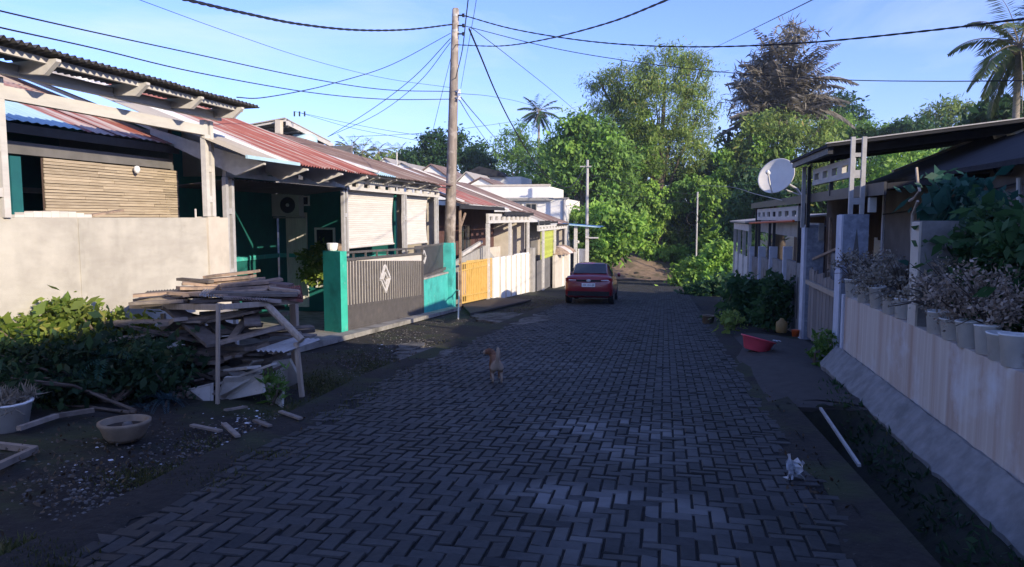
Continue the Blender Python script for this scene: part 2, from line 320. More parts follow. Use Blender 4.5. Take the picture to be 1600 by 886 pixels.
# road bed (the joints) and herringbone pavers
def xl(y): return -3.2-.75*min(1,max(0,(y-2)/8)) if y<12 else -3.95+.5*min(1,max(0,(y-30)/34))
def xrt(y): return 1.28
rb=B(); yy=[-6+i*.8 for i in range(88)]
for y in yy: rb.v+=[(xl(y)-.15,y,zr(y)-.0125),(xrt(y)+.1,y,zr(y)-.0125)]
for i in range(len(yy)-1): rb.f.append((2*i,2*i+1,2*i+3,2*i+2))
road=put('road',rb,M['joint'],kind='structure')
def pavermat():
    m=mat('worn_grey_paver',(.038,.037,.036),(.026,.0255,.025),sc_=25,rough=.7,bump=.4,bd=.008,rnd=.42,spec=.35,c3=(.02,.021,.019),sc3=1.1,t3=(.5,.7))
    nt=m.node_tree; L=nt.links; b=nt.nodes['Principled BSDF']; src=b.inputs['Base Color'].links[0].from_socket
    geo=nn(nt,'ShaderNodeNewGeometry'); tot=None
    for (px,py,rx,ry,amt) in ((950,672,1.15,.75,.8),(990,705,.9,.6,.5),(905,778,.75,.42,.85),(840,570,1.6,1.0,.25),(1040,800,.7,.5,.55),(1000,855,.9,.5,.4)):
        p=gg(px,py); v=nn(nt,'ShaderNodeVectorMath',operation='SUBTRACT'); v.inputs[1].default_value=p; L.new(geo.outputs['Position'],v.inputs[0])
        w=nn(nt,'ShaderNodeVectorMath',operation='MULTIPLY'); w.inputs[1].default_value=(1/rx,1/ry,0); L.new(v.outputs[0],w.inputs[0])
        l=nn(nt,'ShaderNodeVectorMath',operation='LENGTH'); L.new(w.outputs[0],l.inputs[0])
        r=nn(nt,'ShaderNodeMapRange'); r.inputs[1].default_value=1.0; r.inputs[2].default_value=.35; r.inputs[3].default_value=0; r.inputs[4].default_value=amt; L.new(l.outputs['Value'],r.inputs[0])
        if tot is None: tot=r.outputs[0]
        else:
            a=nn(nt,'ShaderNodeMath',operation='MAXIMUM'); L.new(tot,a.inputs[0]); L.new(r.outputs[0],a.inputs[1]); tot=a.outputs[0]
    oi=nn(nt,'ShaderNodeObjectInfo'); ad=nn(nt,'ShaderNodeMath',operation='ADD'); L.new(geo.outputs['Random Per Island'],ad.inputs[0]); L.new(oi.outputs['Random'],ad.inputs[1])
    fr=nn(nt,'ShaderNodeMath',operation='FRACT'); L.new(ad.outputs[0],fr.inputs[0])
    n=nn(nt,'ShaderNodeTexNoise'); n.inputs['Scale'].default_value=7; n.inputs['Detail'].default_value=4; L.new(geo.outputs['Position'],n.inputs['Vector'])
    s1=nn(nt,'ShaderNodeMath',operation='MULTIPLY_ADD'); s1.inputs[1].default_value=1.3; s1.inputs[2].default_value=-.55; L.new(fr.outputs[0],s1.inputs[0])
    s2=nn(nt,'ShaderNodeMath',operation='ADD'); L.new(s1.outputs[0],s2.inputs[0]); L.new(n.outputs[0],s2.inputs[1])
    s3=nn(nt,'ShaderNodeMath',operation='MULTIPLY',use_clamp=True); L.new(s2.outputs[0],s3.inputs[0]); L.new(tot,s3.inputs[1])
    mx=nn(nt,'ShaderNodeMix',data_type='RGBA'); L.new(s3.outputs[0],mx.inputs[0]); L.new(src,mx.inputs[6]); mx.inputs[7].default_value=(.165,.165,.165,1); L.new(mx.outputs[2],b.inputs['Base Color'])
    return m
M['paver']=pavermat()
LU,WU=.218,.109
def paver_geo(seed):
    r=random.Random(seed); g=.0090; h=[r.uniform(-.005,.004) for _ in range(4)]
    a,b=LU/2-g,WU/2-g; c=.006; z0=-.03
    V=[(-a,-b,z0),(a,-b,z0),(a,b,z0),(-a,b,z0),(-a,-b,-.006),(a,-b,-.006),(a,b,-.006),(-a,b,-.006)]
    V+=[(-a+c,-b+c,h[0]),(a-c,-b+c,h[1]),(a-c,b-c,h[2]),(-a+c,b-c,h[3])]
    Fc=[(8,9,10,11)]+[(i+4,(i+1)%4+4,(i+1)%4+8,i+8) for i in range(4)]+[(i,(i+1)%4,(i+1)%4+4,i+4) for i in range(4)]
    return V,Fc
PG=[paver_geo(i) for i in range(6)]; PM=[]
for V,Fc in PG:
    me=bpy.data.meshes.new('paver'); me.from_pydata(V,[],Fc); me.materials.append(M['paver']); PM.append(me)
cells=[]
for j in range(-2,int(66/WU)):
    for i in range(int(-4.2/WU),int(1.5/WU)):
        k=(i-j)%4
        if k==0: c=((i+1)*WU,(j+.5)*WU,0)
        elif k==3: c=((i+.5)*WU,(j+1)*WU,math.pi/2)
        else: continue
        x,y,a=c
        if xl(y)+.05<x<xrt(y)-.05:
            edge=min(x-xl(y),xrt(y)-x)
            if edge<.35 and random.random()<.10: continue
            cells.append(c)
def inview(x,y):
    f=-sy_*x+cy_*y; r=cy_*x+sy_*y; d=f*cp_+ (H-zr(y))*sp_; u=f*sp_-(H-zr(y))*cp_
    return d>.2 and abs(r/d)<800/F and u/d>-443/F
cells.sort(key=lambda c:c[0]**2+c[1]**2)
near=[c for c in cells if inview(c[0],c[1])][:300]; ns=set(near)
for n_,(x,y,a) in enumerate(near):
    o=bpy.data.objects.new('paver',PM[n_%6]); COL.objects.link(o); o.parent=road
    o.location=Vector((x,y,zr(y)+random.uniform(-.004,.004)))-ORG[road.name]; o.rotation_euler=(-math.atan(S)+random.uniform(-.008,.008),random.uniform(-.012,.012),a+random.uniform(-.012,.012)+random.choice((0,math.pi)))
rest=B()
for n_,(x,y,a) in enumerate(cells):
    if (x,y,a) in ns or y<0: continue
    V,Fc=PG[n_%6]; a+=random.uniform(-.012,.012); ca,sa=math.cos(a),math.sin(a); dz=random.uniform(-.004,.004); tx=random.uniform(-.012,.012)
    Vv=[]
    for (vx,vy,vz) in V:
        X=x+ca*vx-sa*vy; Y=y+sa*vx+ca*vy; Vv.append((X,Y,zr(Y)+vz+dz+(vx)*tx))
    rest.add(Vv,Fc if y<30 else Fc[:5])
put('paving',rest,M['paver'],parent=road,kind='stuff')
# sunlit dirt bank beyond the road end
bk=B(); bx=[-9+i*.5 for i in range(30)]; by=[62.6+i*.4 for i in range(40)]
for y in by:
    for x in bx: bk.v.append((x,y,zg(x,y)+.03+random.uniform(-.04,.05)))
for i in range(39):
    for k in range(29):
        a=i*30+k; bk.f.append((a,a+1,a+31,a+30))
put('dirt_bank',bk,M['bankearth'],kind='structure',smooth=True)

# ------------------------------------------------------------------ building helpers
def part(root,name,m,fn,label=None,**k):
    b=B(); fn(b); o=put(name,b,m,parent=root,**k)
    if label: o['label']=label
    return o
def roofplane(root,xe,ze,slope,xr,y0,y1,sheets,pitch=.2,amp=.018,name='roof_sheet'):
    """mono-pitch of corrugated sheets from the eave (xe,ze) to the ridge x=xr"""
    d=Vector((xr-xe,0,abs(xr-xe)*slope)); L=d.length; yb=y0
    for k,(y2,m) in enumerate(sheets):
        part(root,name,m,lambda b:b.corr((xe,yb,ze+.012*(k%2)),d,(0,1,0),L,y2-yb+.03,pitch,amp,rows=5,sag=.01))
        yb=y2
def flashing(root,xe,ze,slope,xr,y,w=.16,dz=.06):
    part(root,'flashing',M['flash'],lambda b:b.beam((xe,y,ze+dz),(xr,y,ze+abs(xr-xe)*slope+dz),w,.05))
def twin(root,x,y,z0,z1,m=None,b_=.06,gap=.14,ax='y',label=None):
    def f(b):
        for s in (-1,1):
            if ax=='y': b.box(x-b_/2,x+b_/2,y+s*gap/2-b_/2,y+s*gap/2+b_/2,z0,z1)
            else: b.box(x+s*gap/2-b_/2,x+s*gap/2+b_/2,y-b_/2,y+b_/2,z0,z1)
        for t in (.18,.5,.82):
            z=z0+(z1-z0)*t; g=gap/2-b_/2-.002
            if ax=='y': b.box(x-b_/2+.006,x+b_/2-.006,y-g,y+g,z-.05,z+.05)
            else: b.box(x-g,x+g,y-b_/2+.006,y+b_/2-.006,z-.05,z+.05)
    return part(root,'post',m or M['steelgrey'],f)
def lattice(root,x,y0,y1,z0,z1,n,th=.07,m=None):
    def f(b):
        h=z1-z0; b.box(x-th/2,x+th/2,y0,y1,z0,z0+h*.3); b.box(x-th/2,x+th/2,y0,y1,z1-h*.3,z1)
        w=(y1-y0)/n
        for i in range(n+1):
            c=y0+w*i; e=w*.24; b.box(x-th/2+.003,x+th/2-.003,max(y0+.001,c-e),min(y1-.001,c+e),z0+h*.3+.001,z1-h*.3-.001)
        b.box(x-th/2-.03,x-th/2-.002,y0+.01,y1-.01,z0+.02,z1-.02) if False else None
    return part(root,'lattice_beam',m or M['steelgrey'],f)
def rafters(root,ys,x0,x1,z0,sl,m=None,h=.13,w=.07):
    for y in ys:
        def f(b):
            za=z0+abs(x0-x1)*0; s=1 if x1<x0 else -1
            # tapered tail at the eave end
            P=[(x0,y-w/2,z0-.02),(x0,y-w/2,z0-.05),(x0+(x1-x0)*.25,y-w/2,z0-.05-h),(x1,y-w/2,z0-h+abs(x1-x0)*sl),(x1,y-w/2,z0-.03+abs(x1-x0)*sl)]
            b.prism(P,(0,w,0))
        part(root,'rafter',m or M['timber_white'],f)
def window(root,axis_,c,u0,u1,z0,z1,fr=.06,m='white',out=1,mull=1,glass='glass',name='window'):
    """window with frame and pane; axis_ 'x' -> lies in plane x=c (u=y) ; 'y' -> plane y=c (u=x)"""
    def bx(b,a0,a1,q0,q1,d0,d1):
        lo,hi=min(c+out*d0,c+out*d1),max(c+out*d0,c+out*d1)
        if axis_=='x': b.box(lo,hi,a0,a1,q0,q1)
        else: b.box(a0,a1,lo,hi,q0,q1)
    def f(b):
        bx(b,u0,u1,z0,z0+fr,0,.06); bx(b,u0,u1,z1-fr,z1,0,.06)
        bx(b,u0,u0+fr,z0+fr+.001,z1-fr-.001,.002,.058); bx(b,u1-fr,u1,z0+fr+.001,z1-fr-.001,.002,.058)
        for i in range(1,mull+1):
            t=u0+(u1-u0)*i/(mull+1); bx(b,t-fr*.35,t+fr*.35,z0+fr+.001,z1-fr-.001,.004,.05)
    w=part(root,name,M[m],f); g=B(); bx(g,u0+fr*.6,u1-fr*.6,z0+fr*.6,z1-fr*.6,.012,.026); put('pane',g,M[glass],parent=w)
    return w

# ------------------------------------------------------------------ front garden wall (grey render) of the first house
fw=thing('front_wall','tall grey cement rendered wall with pale corner pier behind the leafy shrubs','wall',(-7.38,6,0))
part(fw,'wall_panel',M['plaster'],lambda b:b.box(-7.46,-7.30,1.0,10.74,-1.2,1.70))
part(fw,'seam_strip',M['plaster'],lambda b:b.box(-7.299,-7.288,8.05,8.13,-1.2,1.69))
part(fw,'pier',M['cream'],lambda b:(b.box(-7.50,-7.27,10.745,11.06,-1.2,1.715),b.box(-7.48,-7.285,11.065,11.32,-1.2,1.70)),'pale cream corner pier')
def cl(b):
    for i in range(9):
        y=7.15+i*.13; h=.02+.05*math.sin(math.pi*(i+.5)/9)+random.uniform(0,.02); b.box(-7.46+random.uniform(0,.02),-7.32,y,y+.125,1.702,1.702+h)
tag(put('folded_sacks',(lambda b:(cl(b),b)[1])(B()),M['blindwhite'],smooth=False),'low pale heap of folded sacks lying on top of the grey wall','sacks')
bd=B(); bd.beam((-7.38,8.35,1.73),(-7.40,8.95,1.80),.09,.025); tag(put('loose_board',bd,M['plankwarm']),'short loose board lying on top of the grey cement wall','board')
# ------------------------------------------------------------------ carport canopy above it
cn=thing('carport_canopy','pale timber carport canopy with dark corrugated sheet edge over the grey wall','canopy',(-7.3,8,zr(8)))
for i in range(8):
    ya=3.0+i*1.02; part(cn,'roofing_sheet',M['canopysheet'],lambda b:b.corr((-6.55,ya,3.50+.008*(i%2)),(-1,0,-.015),(0,1,0),.78,1.05,.105,.024,rows=3,sub=8))
part(cn,'lower_beam',M['timber_white'],lambda b:b.box(-7.345,-7.255,2.5,10.72,3.02,3.17))
part(cn,'upper_beam',M['timber_white'],lambda b:b.box(-7.20,-7.12,2.5,10.98,3.27,3.40))
for y in (7.15,8.6,9.75,10.80): rafters(cn,[y],-6.62,-7.30,3.47,-.015,h=.14)
part(cn,'purlin',M['timber_white'],lambda b:b.box(-6.80,-6.74,3.2,11.0,3.40,3.462))
twin(cn,-7.3,10.83,1.72,3.26,M['timber_white'],.085,.15)
twin(cn,-7.3,6.93,1.70,3.26,M['timber_white'],.085,.15)
part(cn,'peg',M['timber_white'],lambda b:(b.box(-7.4,-7.38,10.58,10.6,1.70,1.84),b.box(-7.4,-7.38,11.1,11.12,1.71,1.84)))
# ------------------------------------------------------------------ first house (behind canopy)
h0=thing('terraced_house','house with bamboo porch screen and part rusted zinc roof behind the grey wall','house',(-10,7,zr(7)))
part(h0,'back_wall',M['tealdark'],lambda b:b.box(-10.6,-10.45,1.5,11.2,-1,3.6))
part(h0,'side_wall',M['darkwall'],lambda b:b.box(-11.5,-8.3,11.22,11.33,-1,3.2))
ye=lambda px,X:gx(px,210,X).y
sheets=[(ye(20,-8.2),M['zincblue']),(ye(125,-8.2),M['zincblue']),(ye(180,-8.2),M['rustpale']),(ye(235,-8.2),M['rustpale']),(ye(280,-8.2),M['rustpale']),(11.36,M['zinc'])]
roofplane(h0,-8.15,2.93,.38,-15.0,2.0,11.36,sheets,pitch=.15,amp=.009)
flashing(h0,-8.15,2.95,.38,-12.3,ye(284,-8.2),.18)
part(h0,'fascia',M['steeldark'],lambda b:b.box(-8.19,-8.15,2.0,11.3,2.78,2.90))
part(h0,'porch_beam',M['darkwall'],lambda b:b.box(-8.35,-8.22,2.0,11.2,2.52,2.68))
part(h0,'post',M['tealdark'],lambda b:b.box(-8.33,-8.23,8.02,8.18,-.4,2.49),'dark teal porch post')
part(h0,'post',M['timber_white'],lambda b:b.box(-8.33,-8.23,11.02,11.12,-.6,2.49))
window(h0,'x',-10.45,8.3,9.9,1.2,2.4,m='curtain',out=1)
part(h0,'shelf',M['steelgrey'],lambda b:b.box(-10.2,-10.0,8.9,12.0 if False else 11.0,2.1,2.18))
bs=thing('bamboo_screen','tan woven bamboo screen hung in the porch behind the grey wall','screen',(-8.2,9.7,1.5))
y0,y1=ye(66,-8.2),ye(276,-8.2); nb=42
def slats(b):
    for i in range(nb):
        z=.75+(2.50-.75)*i/nb; ym=y0
        while ym<y1-.05:
            L=random.uniform(.7,1.5); e=min(y1,ym+L); o=random.uniform(0,.012)
            b.box(-8.225+o,-8.212+o,ym+.004,e-.004,z+.003,z+(2.50-.75)/nb-.003+random.uniform(-.004,.002)); ym=e
part(bs,'slats',M['bamboo'],slats,kind='stuff')
part(bs,'backing',M['brownwall'],lambda b:b.box(-8.25,-8.235,y0,y1,.75,2.50))
lb=B(); lb.lathe([(0,.06),(.035,.05),(.05,.0),(.035,-.04),(.02,-.06),(0,-.06)],gx(214,265,-8.12),12); tag(put('light_bulb',lb,M['porcelain'],smooth=True),'round white bulb hanging in front of the bamboo screen','bulb')
# ------------------------------------------------------------------ green house (porch, then blinds)
h1=thing('terraced_house','green walled house with rusty red roof, open porch and two pale blinds','house',(-8.5,17,zr(17)))
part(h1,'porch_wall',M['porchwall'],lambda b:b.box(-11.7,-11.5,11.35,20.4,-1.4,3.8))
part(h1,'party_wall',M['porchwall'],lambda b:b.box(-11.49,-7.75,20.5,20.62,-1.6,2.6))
part(h1,'back_wall',M['cream'],lambda b:b.box(-9.6,-9.45,20.63,23.54,-1.6,3.0))
part(h1,'side_wall',M['cream'],lambda b:b.box(-11.5,-7.5,23.55,23.69,-1.6,2.5))
part(h1,'porch_slab',M['slab'],lambda b:b.prism([(-11.48,11.36,zr(11.36)+.01),(-7.5,11.36,zr(11.36)+.01),(-7.5,20.45,zr(20.45)+.01),(-11.48,20.45,zr(20.45)+.01)],(0,0,.02)))
E1=2.76
roofplane(h1,-6.45,2.645,.385,-12.4,10.7,15.9,[(11.75,M['zinc']),(12.0,M['flash']),(13.4,M['rust']),(14.3,M['rust']),(15.0,M['rust']),(15.9,M['rust'])],pitch=.11,amp=.018)
roofplane(h1,-6.93,E1-.02,.31,-12.2,16.12,23.7,[(17.2,M['zinc']),(18.4,M['zincblue']),(19.8,M['brownroof']),(21.2,M['brownroof']),(22.5,M['brownroof']),(23.7,M['brownroof'])],pitch=.13,amp=.018)
flashing(h1,-6.95,E1,.31,-12.2,17.2,.3); flashing(h1,-6.95,E1,.40,-12.4,12.2,.25)
part(h1,'eave_trim',M['zincblue'],lambda b:b.box(-6.48,-6.44,10.6,12.3,2.625,2.68),'pale blue eave sheet')
part(h1,'gable_wall',M['cream'],lambda b:b.prism([(-7.4,16.05,2.70),(-12.2,16.05,2.70),(-12.2,16.05,4.7)],(0,.06,0)))
rafters(h1,[11.2,12.7,14.2,15.5],-6.5,-8.6,2.62,.3,h=.17)
rafters(h1,[16.6,17.4,18.6,20.0,21.4,22.6],-6.98,-8.6,E1-.04,.3,h=.16)
lattice(h1,-7.38,11.4,16.2,2.40,2.66,8); lattice(h1,-7.38,16.4,23.55,2.36,2.62,10,m=M['timber_white'])
part(h1,'awning',M['canopysheet'],lambda b:b.corr((-7.30,11.5,2.36),(-1,0,-.1),(0,1,0),1.2,4.7,.11,.02,rows=2))
for y,ax in ((11.50,'y'),(16.2,'y'),(20.25,'y'),(23.3,'y')): twin(h1,-7.38,y,zr(y)-.2,2.39 if y<16.3 else 2.35,M['steelgrey'],.075,.17)
part(h1,'roof_edge_pipe',M['steeldark'],lambda b:b.tube([(-7.0,16.2,2.69),(-7.0,23.6,2.67)],.022,6))
part(h1,'sunlit_band',M['turq'],lambda b:(b.box(-11.498,-11.47,11.4,20.45,.5,.62),b.box(-11.46,-7.76,20.47,20.498,.5,.62)))  # brighter strips paint the low sunlight crossing the dark porch walls
wx=[gy(px,380,20.5).x for px in (449,481)]
window(h1,'y',20.5,wx[0],wx[1],-1.0,1.85,m='curtain',out=-1,mull=1,glass='curtain',name='door')
window(h1,'y',20.5,wx[0]+.1,wx[1]+.1,2.05,2.35,fr=.04,m='curtain',out=-1,mull=1)
window(h1,'y',20.5,wx[1]+.25,wx[1]+.9,-.4,1.4,m='curtain',out=-1,mull=0)
ac=thing('air_conditioner','off white outdoor air conditioner unit with round fan on the green porch wall','air conditioner',gy(440,338,20.2))
a0=gy(424,338,20.2); a1=gy(468,303,20.2)
part(ac,'casing',M['ac'],lambda b:b.box(a0.x,a1.x,20.14,20.44,a0.z,a1.z))
cc=Vector((a0.x*.38+a1.x*.62,20.13,(a0.z+a1.z)/2)); RX=Matrix.Rotation(math.pi/2,3,'X')
part(ac,'fan_grille',M['steeldark'],lambda b:b.lathe([(0,0),(.23,0),(.24,.015),(.24,-.01)],cc,20,RX))
part(ac,'fan_hub',M['ac'],lambda b:b.lathe([(0,.03),(.05,.028),(.05,0)],cc,12,RX))
part(ac,'bracket',M['steelgrey'],lambda b:(b.box(a0.x-.25,a1.x+.05,20.2,20.46,a0.z-.06,a0.z-.02),b.box(a0.x-.24,a0.x-.03,20.22,20.46,a0.z-.02,a1.z-.03)))
for px,w_,h_ in ((487,.35,.9),(500,.3,.7)):
    q=gy(px,410,19.6); t=thing('potted_plant','leafy potted plant inside the green porch by the '+('white door' if px<495 else 'teal pillar'),'plant',(q.x,19.6,zr(19.6)+.03)); stems(t,(q.x,19.6,zr(19.6)+.03),[(q.x,19.6,q.z)],.03,M['bark']) if 'stems' in globals() else None
    P=clumps([((q.x,19.6,q.z),(w_,w_,h_),1)],500,16,.1,.4); quadmesh('foliage',leafquads(P,.16,.08),L_['lit'],parent=t)
# two pale blinds hung between the posts
for lab,ya,yb,zb,zt in (('wide pale roll blind between porch posts over the steel gate',16.62,19.95,.98,2.33),('narrower pale roll blind beside the wooden power pole',20.75,23.0,.92,2.32)):
    bl=thing('roll_blind',lab,'blind',(-7.6,(ya+yb)/2,zb),'pale roll blinds on the green house')
    def f(b):
        n=26
        for i in range(n):
            z0=zb+(zt-zb)*i/n; z1=zb+(zt-zb)*(i+1)/n; t=i/n
            s=-.05*math.sin(math.pi*t)+.02*t; k=.06*(1-t)*0
            b.box(-7.62+s,-7.605+s,ya+.10*(1-t) if 'wide' in lab else ya-.1*(1-t)*0,yb-.02*(1-t),z0+.002,z1-.001)
    part(bl,'slats',M['blindwhite'],f,kind='stuff')
    part(bl,'roller',M['timber_white'],lambda b:b.tube([(-7.6,ya,zt+.03),(-7.6,yb,zt+.03)],.035,8))
    part(bl,'bottom_rail',M['timber_white'],lambda b:b.tube([(-7.6,ya,zb-.02),(-7.6,yb,zb-.02)],.025,8))
sp=B(); sp.beam((-7.7,15.4+1.2,.95),(-8.3,18.2,1.3),.12,.12); tag(put('bamboo_pole',sp,M['plankwarm']),'bamboo pole leaning inside the porch beside the wide pale blind','pole')
# ------------------------------------------------------------------ gate of the green house
gp=thing('gate_pillar','bright teal painted gate pillar at the near end of the steel gate','pillar',(-7.1,15,zr(15)))
part(gp,'shaft',M['teal'],lambda b:b.prism([(-7.43,15.12,-1.1),(-6.87,14.80,-1.1),(-6.80,14.98,-1.1),(-7.34,15.3,-1.1)],(0,0,2.07)))
part(gp,'lamp_cap',M['white'],lambda b:b.lathe([(.09,0),(.11,.03),(.13,.16),(.10,.17),(.0,.17)],(-7.18,15.08,.975),12),'white pot standing as cap')
GX=-6.97; gy0,gy1=15.02,20.62
gt=thing('sliding_gate','grey steel sliding gate with vertical bars and a diamond emblem','gate',(GX,17.8,zr(17.8)))
def zt_(y): return .93-.115*(y-gy0)/(gy1-gy0)
def zb_(y): return zr(y)+.05
def rail(b,f0,w,h): b.beam((GX,gy0,f0(gy0)),(GX,gy1,f0(gy1)),w,h)
part(gt,'frame',M['gate'],lambda b:(rail(b,lambda y:zt_(y)-.16,.05,.06),rail(b,lambda y:zt_(y),.05,.05),rail(b,lambda y:zb_(y)+.52,.05,.06),rail(b,zb_,.06,.06),
   [b.box(GX-.03,GX+.03,y-.03,y+.03,zb_(y),zt_(y)+.02) for y in (gy0+.03,gy1-.03)],[b.box(GX-.02,GX+.02,y-.015,y+.015,zt_(y)-.15,zt_(y)-.02) for y in np.linspace(gy0,gy1,9)[1:-1]]))
part(gt,'kick_panel',M['gate'],lambda b:b.prism([(GX-.012,gy0+.07,zb_(gy0)+.02),(GX-.012,gy1-.07,zb_(gy1)+.02),(GX-.012,gy1-.07,zb_(gy1)+.5),(GX-.012,gy0+.07,zb_(gy0)+.5)],(.024,0,0)))
part(gt,'back_sheet',M['blindwhite'],lambda b:b.prism([(GX-.02,gy0+.07,zb_(gy0)+.55),(GX-.02,gy1-.07,zb_(gy1)+.55),(GX-.02,gy1-.07,zt_(gy1)-.19),(GX-.02,gy0+.07,zt_(gy0)-.19)],(.012,0,0)))  # pale sheet added behind the bars to make the gaps look bright
nbar=34; bm=None
for i in range(nbar):
    y=gy0+.12+(gy1-gy0-.24)*i/(nbar-1); z0=zb_(y)+.54; z1=zt_(y)-.18
    if bm is None:
        o=part(gt,'bar',M['gate'],lambda b:b.box(GX-.006,GX+.012,y-.046,y+.046,z0,z1)); bm=o.data; by0=y; bz0=z0
    else:
        o=bpy.data.objects.new('bar',bm); COL.objects.link(o); o.parent=gt; o.location=(0,y-by0,z0-bz0)
ec=Vector((GX+.03,gy0+2.55,.15))
def dia(b,s,t):
    P=[ec+Vector((0,0,s*.33)),ec+Vector((0,s*.30,0)),ec+Vector((0,0,-s*.33)),ec+Vector((0,-s*.30,0))]
    for i in range(4): b.beam(P[i],P[(i+1)%4],t,t,up=(1,0,0))
part(gt,'emblem',M['silver'],lambda b:(dia(b,1.05,.05),dia(b,.5,.035)))
part(gt,'wheel_track',M['steelgrey'],lambda b:b.beam((GX,14.9,zr(14.9)+.012),(GX,23.3,zr(23.3)+.012),.05,.02))
sg=thing('side_gate','short charcoal gate leaf with small emblem above the turquoise wall','gate',(-7.22,21.9,-.3))
part(sg,'sheet',M['gatedark'],lambda b:b.box(-7.24,-7.22,20.72,23.5,-.1,.80))
part(sg,'frame',M['gate'],lambda b:b.box(-7.25,-7.2,20.7,23.55,.8,.86))
part(sg,'lower_bar',M['gate'],lambda b:b.beam((-7.15,20.7,-.12),(-7.15,23.55,.02),.05,.09))
ec=Vector((-7.19,21.4,.5)); part(sg,'emblem',M['silver'],lambda b:(dia(b,.6,.04)))
tw=thing('boundary_wall','turquoise painted low wall with tall end pillar beside the power pole','wall',(-7.15,22.2,zr(22)))
part(tw,'wall_panel',M['turq'],lambda b:b.box(-7.2,-7.06,20.70,23.48,-1.6,-.16))
part(tw,'pillar',M['turq'],lambda b:b.box(-7.28,-6.94,23.5,24.0,-1.7,.86))
part(tw,'coping',M['concrete'],lambda b:b.beam((-7.13,20.7,-.13),(-7.13,23.48,-.12),.18,.05))
wp=B(); q=[gg(690,478)+Vector((.15,-.4,.55)),gg(700,478)+Vector((.3,-.4,.6)),gg(716,480)+Vector((.15,-.4,.62)),gg(716,498)+Vector((0,0,0))]
wp.tube(q,.022,6); tag(put('water_pipe',wp,M['ac']),'thin pale water pipe bent down beside the turquoise pillar','pipe')
# apron of the porch and slab patches in the verge
def patch(name,pts,z,m,label,cat,n=4):
    b=B(); P=[Vector((p[0],p[1],zr(p[1])+z)) for p in pts]; b.prism([p-Vector((0,0,.12)) for p in P],(0,0,.12)); return tag(put(name,b,m),label,cat)
patch('porch_apron',[(-8.9,11.3),(-6.62,11.6),(-6.45,13.2),(-6.75,14.7),(-7.4,15.2),(-8.9,15.2)],.03,M['slab'],'stained cement apron in front of the open green porch','pavement')
b=B(); b.beam((-6.5,11.4,zr(11.4)+.03),(-6.72,23.2,zr(23.2)+.03),.35,.1); tag(put('gate_kerb',b,M['slab']),'narrow cement strip along the foot of the sliding gate','kerb')
# ------------------------------------------------------------------ houses beyond the pole
h3=thing('terraced_house','maroon fronted house with pale lattice beam behind the yellow gate','house',(-8.5,31,zr(31)))
part(h3,'front_wall',M['maroon'],lambda b:b.box(-9.0,-8.85,24.1,38,-2.4,2.2))
part(h3,'side_wall',M['cream'],lambda b:b.box(-12,-7.2,37.86,38,-2.6,2.0))
roofplane(h3,-6.75,2.17,.36,-12.2,24.0,31.0,[(25.6,M['brownroof']),(27.0,M['rust']),(28.4,M['rust']),(29.8,M['rust']),(31.0,M['brownroof'])],pitch=.2)
roofplane(h3,-6.75,1.98,.38,-12.2,31.02,38.1,[(32.3,M['flash']),(34.2,M['brownroof']),(36.2,M['brownroof']),(38.1,M['brownroof'])],pitch=.2)
part(h3,'fascia',M['darkroof'],lambda b:(b.box(-6.8,-6.76,24.0,31.0,2.0,2.14),b.box(-6.8,-6.76,31.02,38.1,1.8,1.95)))
flashing(h3,-6.75,2.2,.36,-12.2,24.3,.35); flashing(h3,-6.75,2.0,.38,-12.2,31.6,.55); flashing(h3,-6.75,2.0,.38,-12.2,34.9,.2)
lattice(h3,-6.95,28.6,37.7,1.47,1.86,9,th=.1,m=M['timber_white'])
for y in (28.7,33.0,37.5): twin(h3,-6.95,y,zr(y)-.2,1.46,M['timber_white'],.09,.28)
part(h3,'timber_prop',M['plankwarm'],lambda b:(b.box(-6.96,-6.89,24.5,24.58,-1.5,2.0),b.beam((-6.92,24.6,1.4),(-6.92,25.2,1.85),.06,.06)),'yellowish timber prop')
window(h3,'x',-8.85,31,33,-.1,1.4,m='brownwall'); window(h3,'x',-8.85,26,27.6,-.1,1.3,m='brownwall')
part(h3,'inner_wall',M['cream'],lambda b:(b.box(-8.4,-8.3,29.5,37,-2.2,.25)))
part(h3,'ramp_wall',M['concrete'],lambda b:b.prism([(-7.4,24.6,-1.6),(-7.4,33.8,-2.1),(-7.4,33.8,-.2),(-7.4,31.5,-.1),(-7.4,29.6,.55),(-7.4,24.6,.1)],(.12,0,0)))
part(h3,'handrail',M['timber_white'],lambda b:b.beam((-7.3,26.0,.35),(-7.3,29.0,.72),.12,.12))
yg=thing('yellow_gate','bright yellow steel gate with upright bars and scalloped top rails','gate',(-6.95,27.2,zr(27)))
part(yg,'sheet',M['yellow'],lambda b:b.prism([(-6.99,25.55,zr(25.5)+.1),(-6.99,29.25,zr(29.2)+.1),(-6.99,29.25,.03),(-6.99,25.55,.16)],(.02,0,0)))
part(yg,'frame',M['yellow'],lambda b:(b.beam((-6.95,24.5,.10),(-6.95,29.3,.03),.05,.06),b.beam((-6.95,24.5,zr(24.5)+.12),(-6.95,29.3,zr(29.3)+.12),.05,.06),b.beam((-6.95,24.5,zr(24.5)+.36),(-6.95,29.3,zr(29.3)+.36),.05,.05),b.beam((-6.95,24.5,-.14),(-6.95,29.3,-.18),.05,.05)))
for i in range(19):
    y=24.6+i*.26; part(yg,'bar',M['yellow'],lambda b:b.box(-6.965,-6.935,y-.022,y+.022,zr(y)+.13,.12-.02*(y-24.6)))
part(yg,'side_leaf',M['pinkish'],lambda b:b.prism([(-7.0,24.5,zr(24.5)+.36),(-7.0,25.5,zr(25.5)+.36),(-7.0,25.5,-.15),(-7.0,24.5,-.13)],(.02,0,0)),'pale pink gate leaf')
wf=thing('panel_fence','pale cream panel wall with grooved uprights next to the yellow gate','wall',(-6.9,33.5,zr(33)))
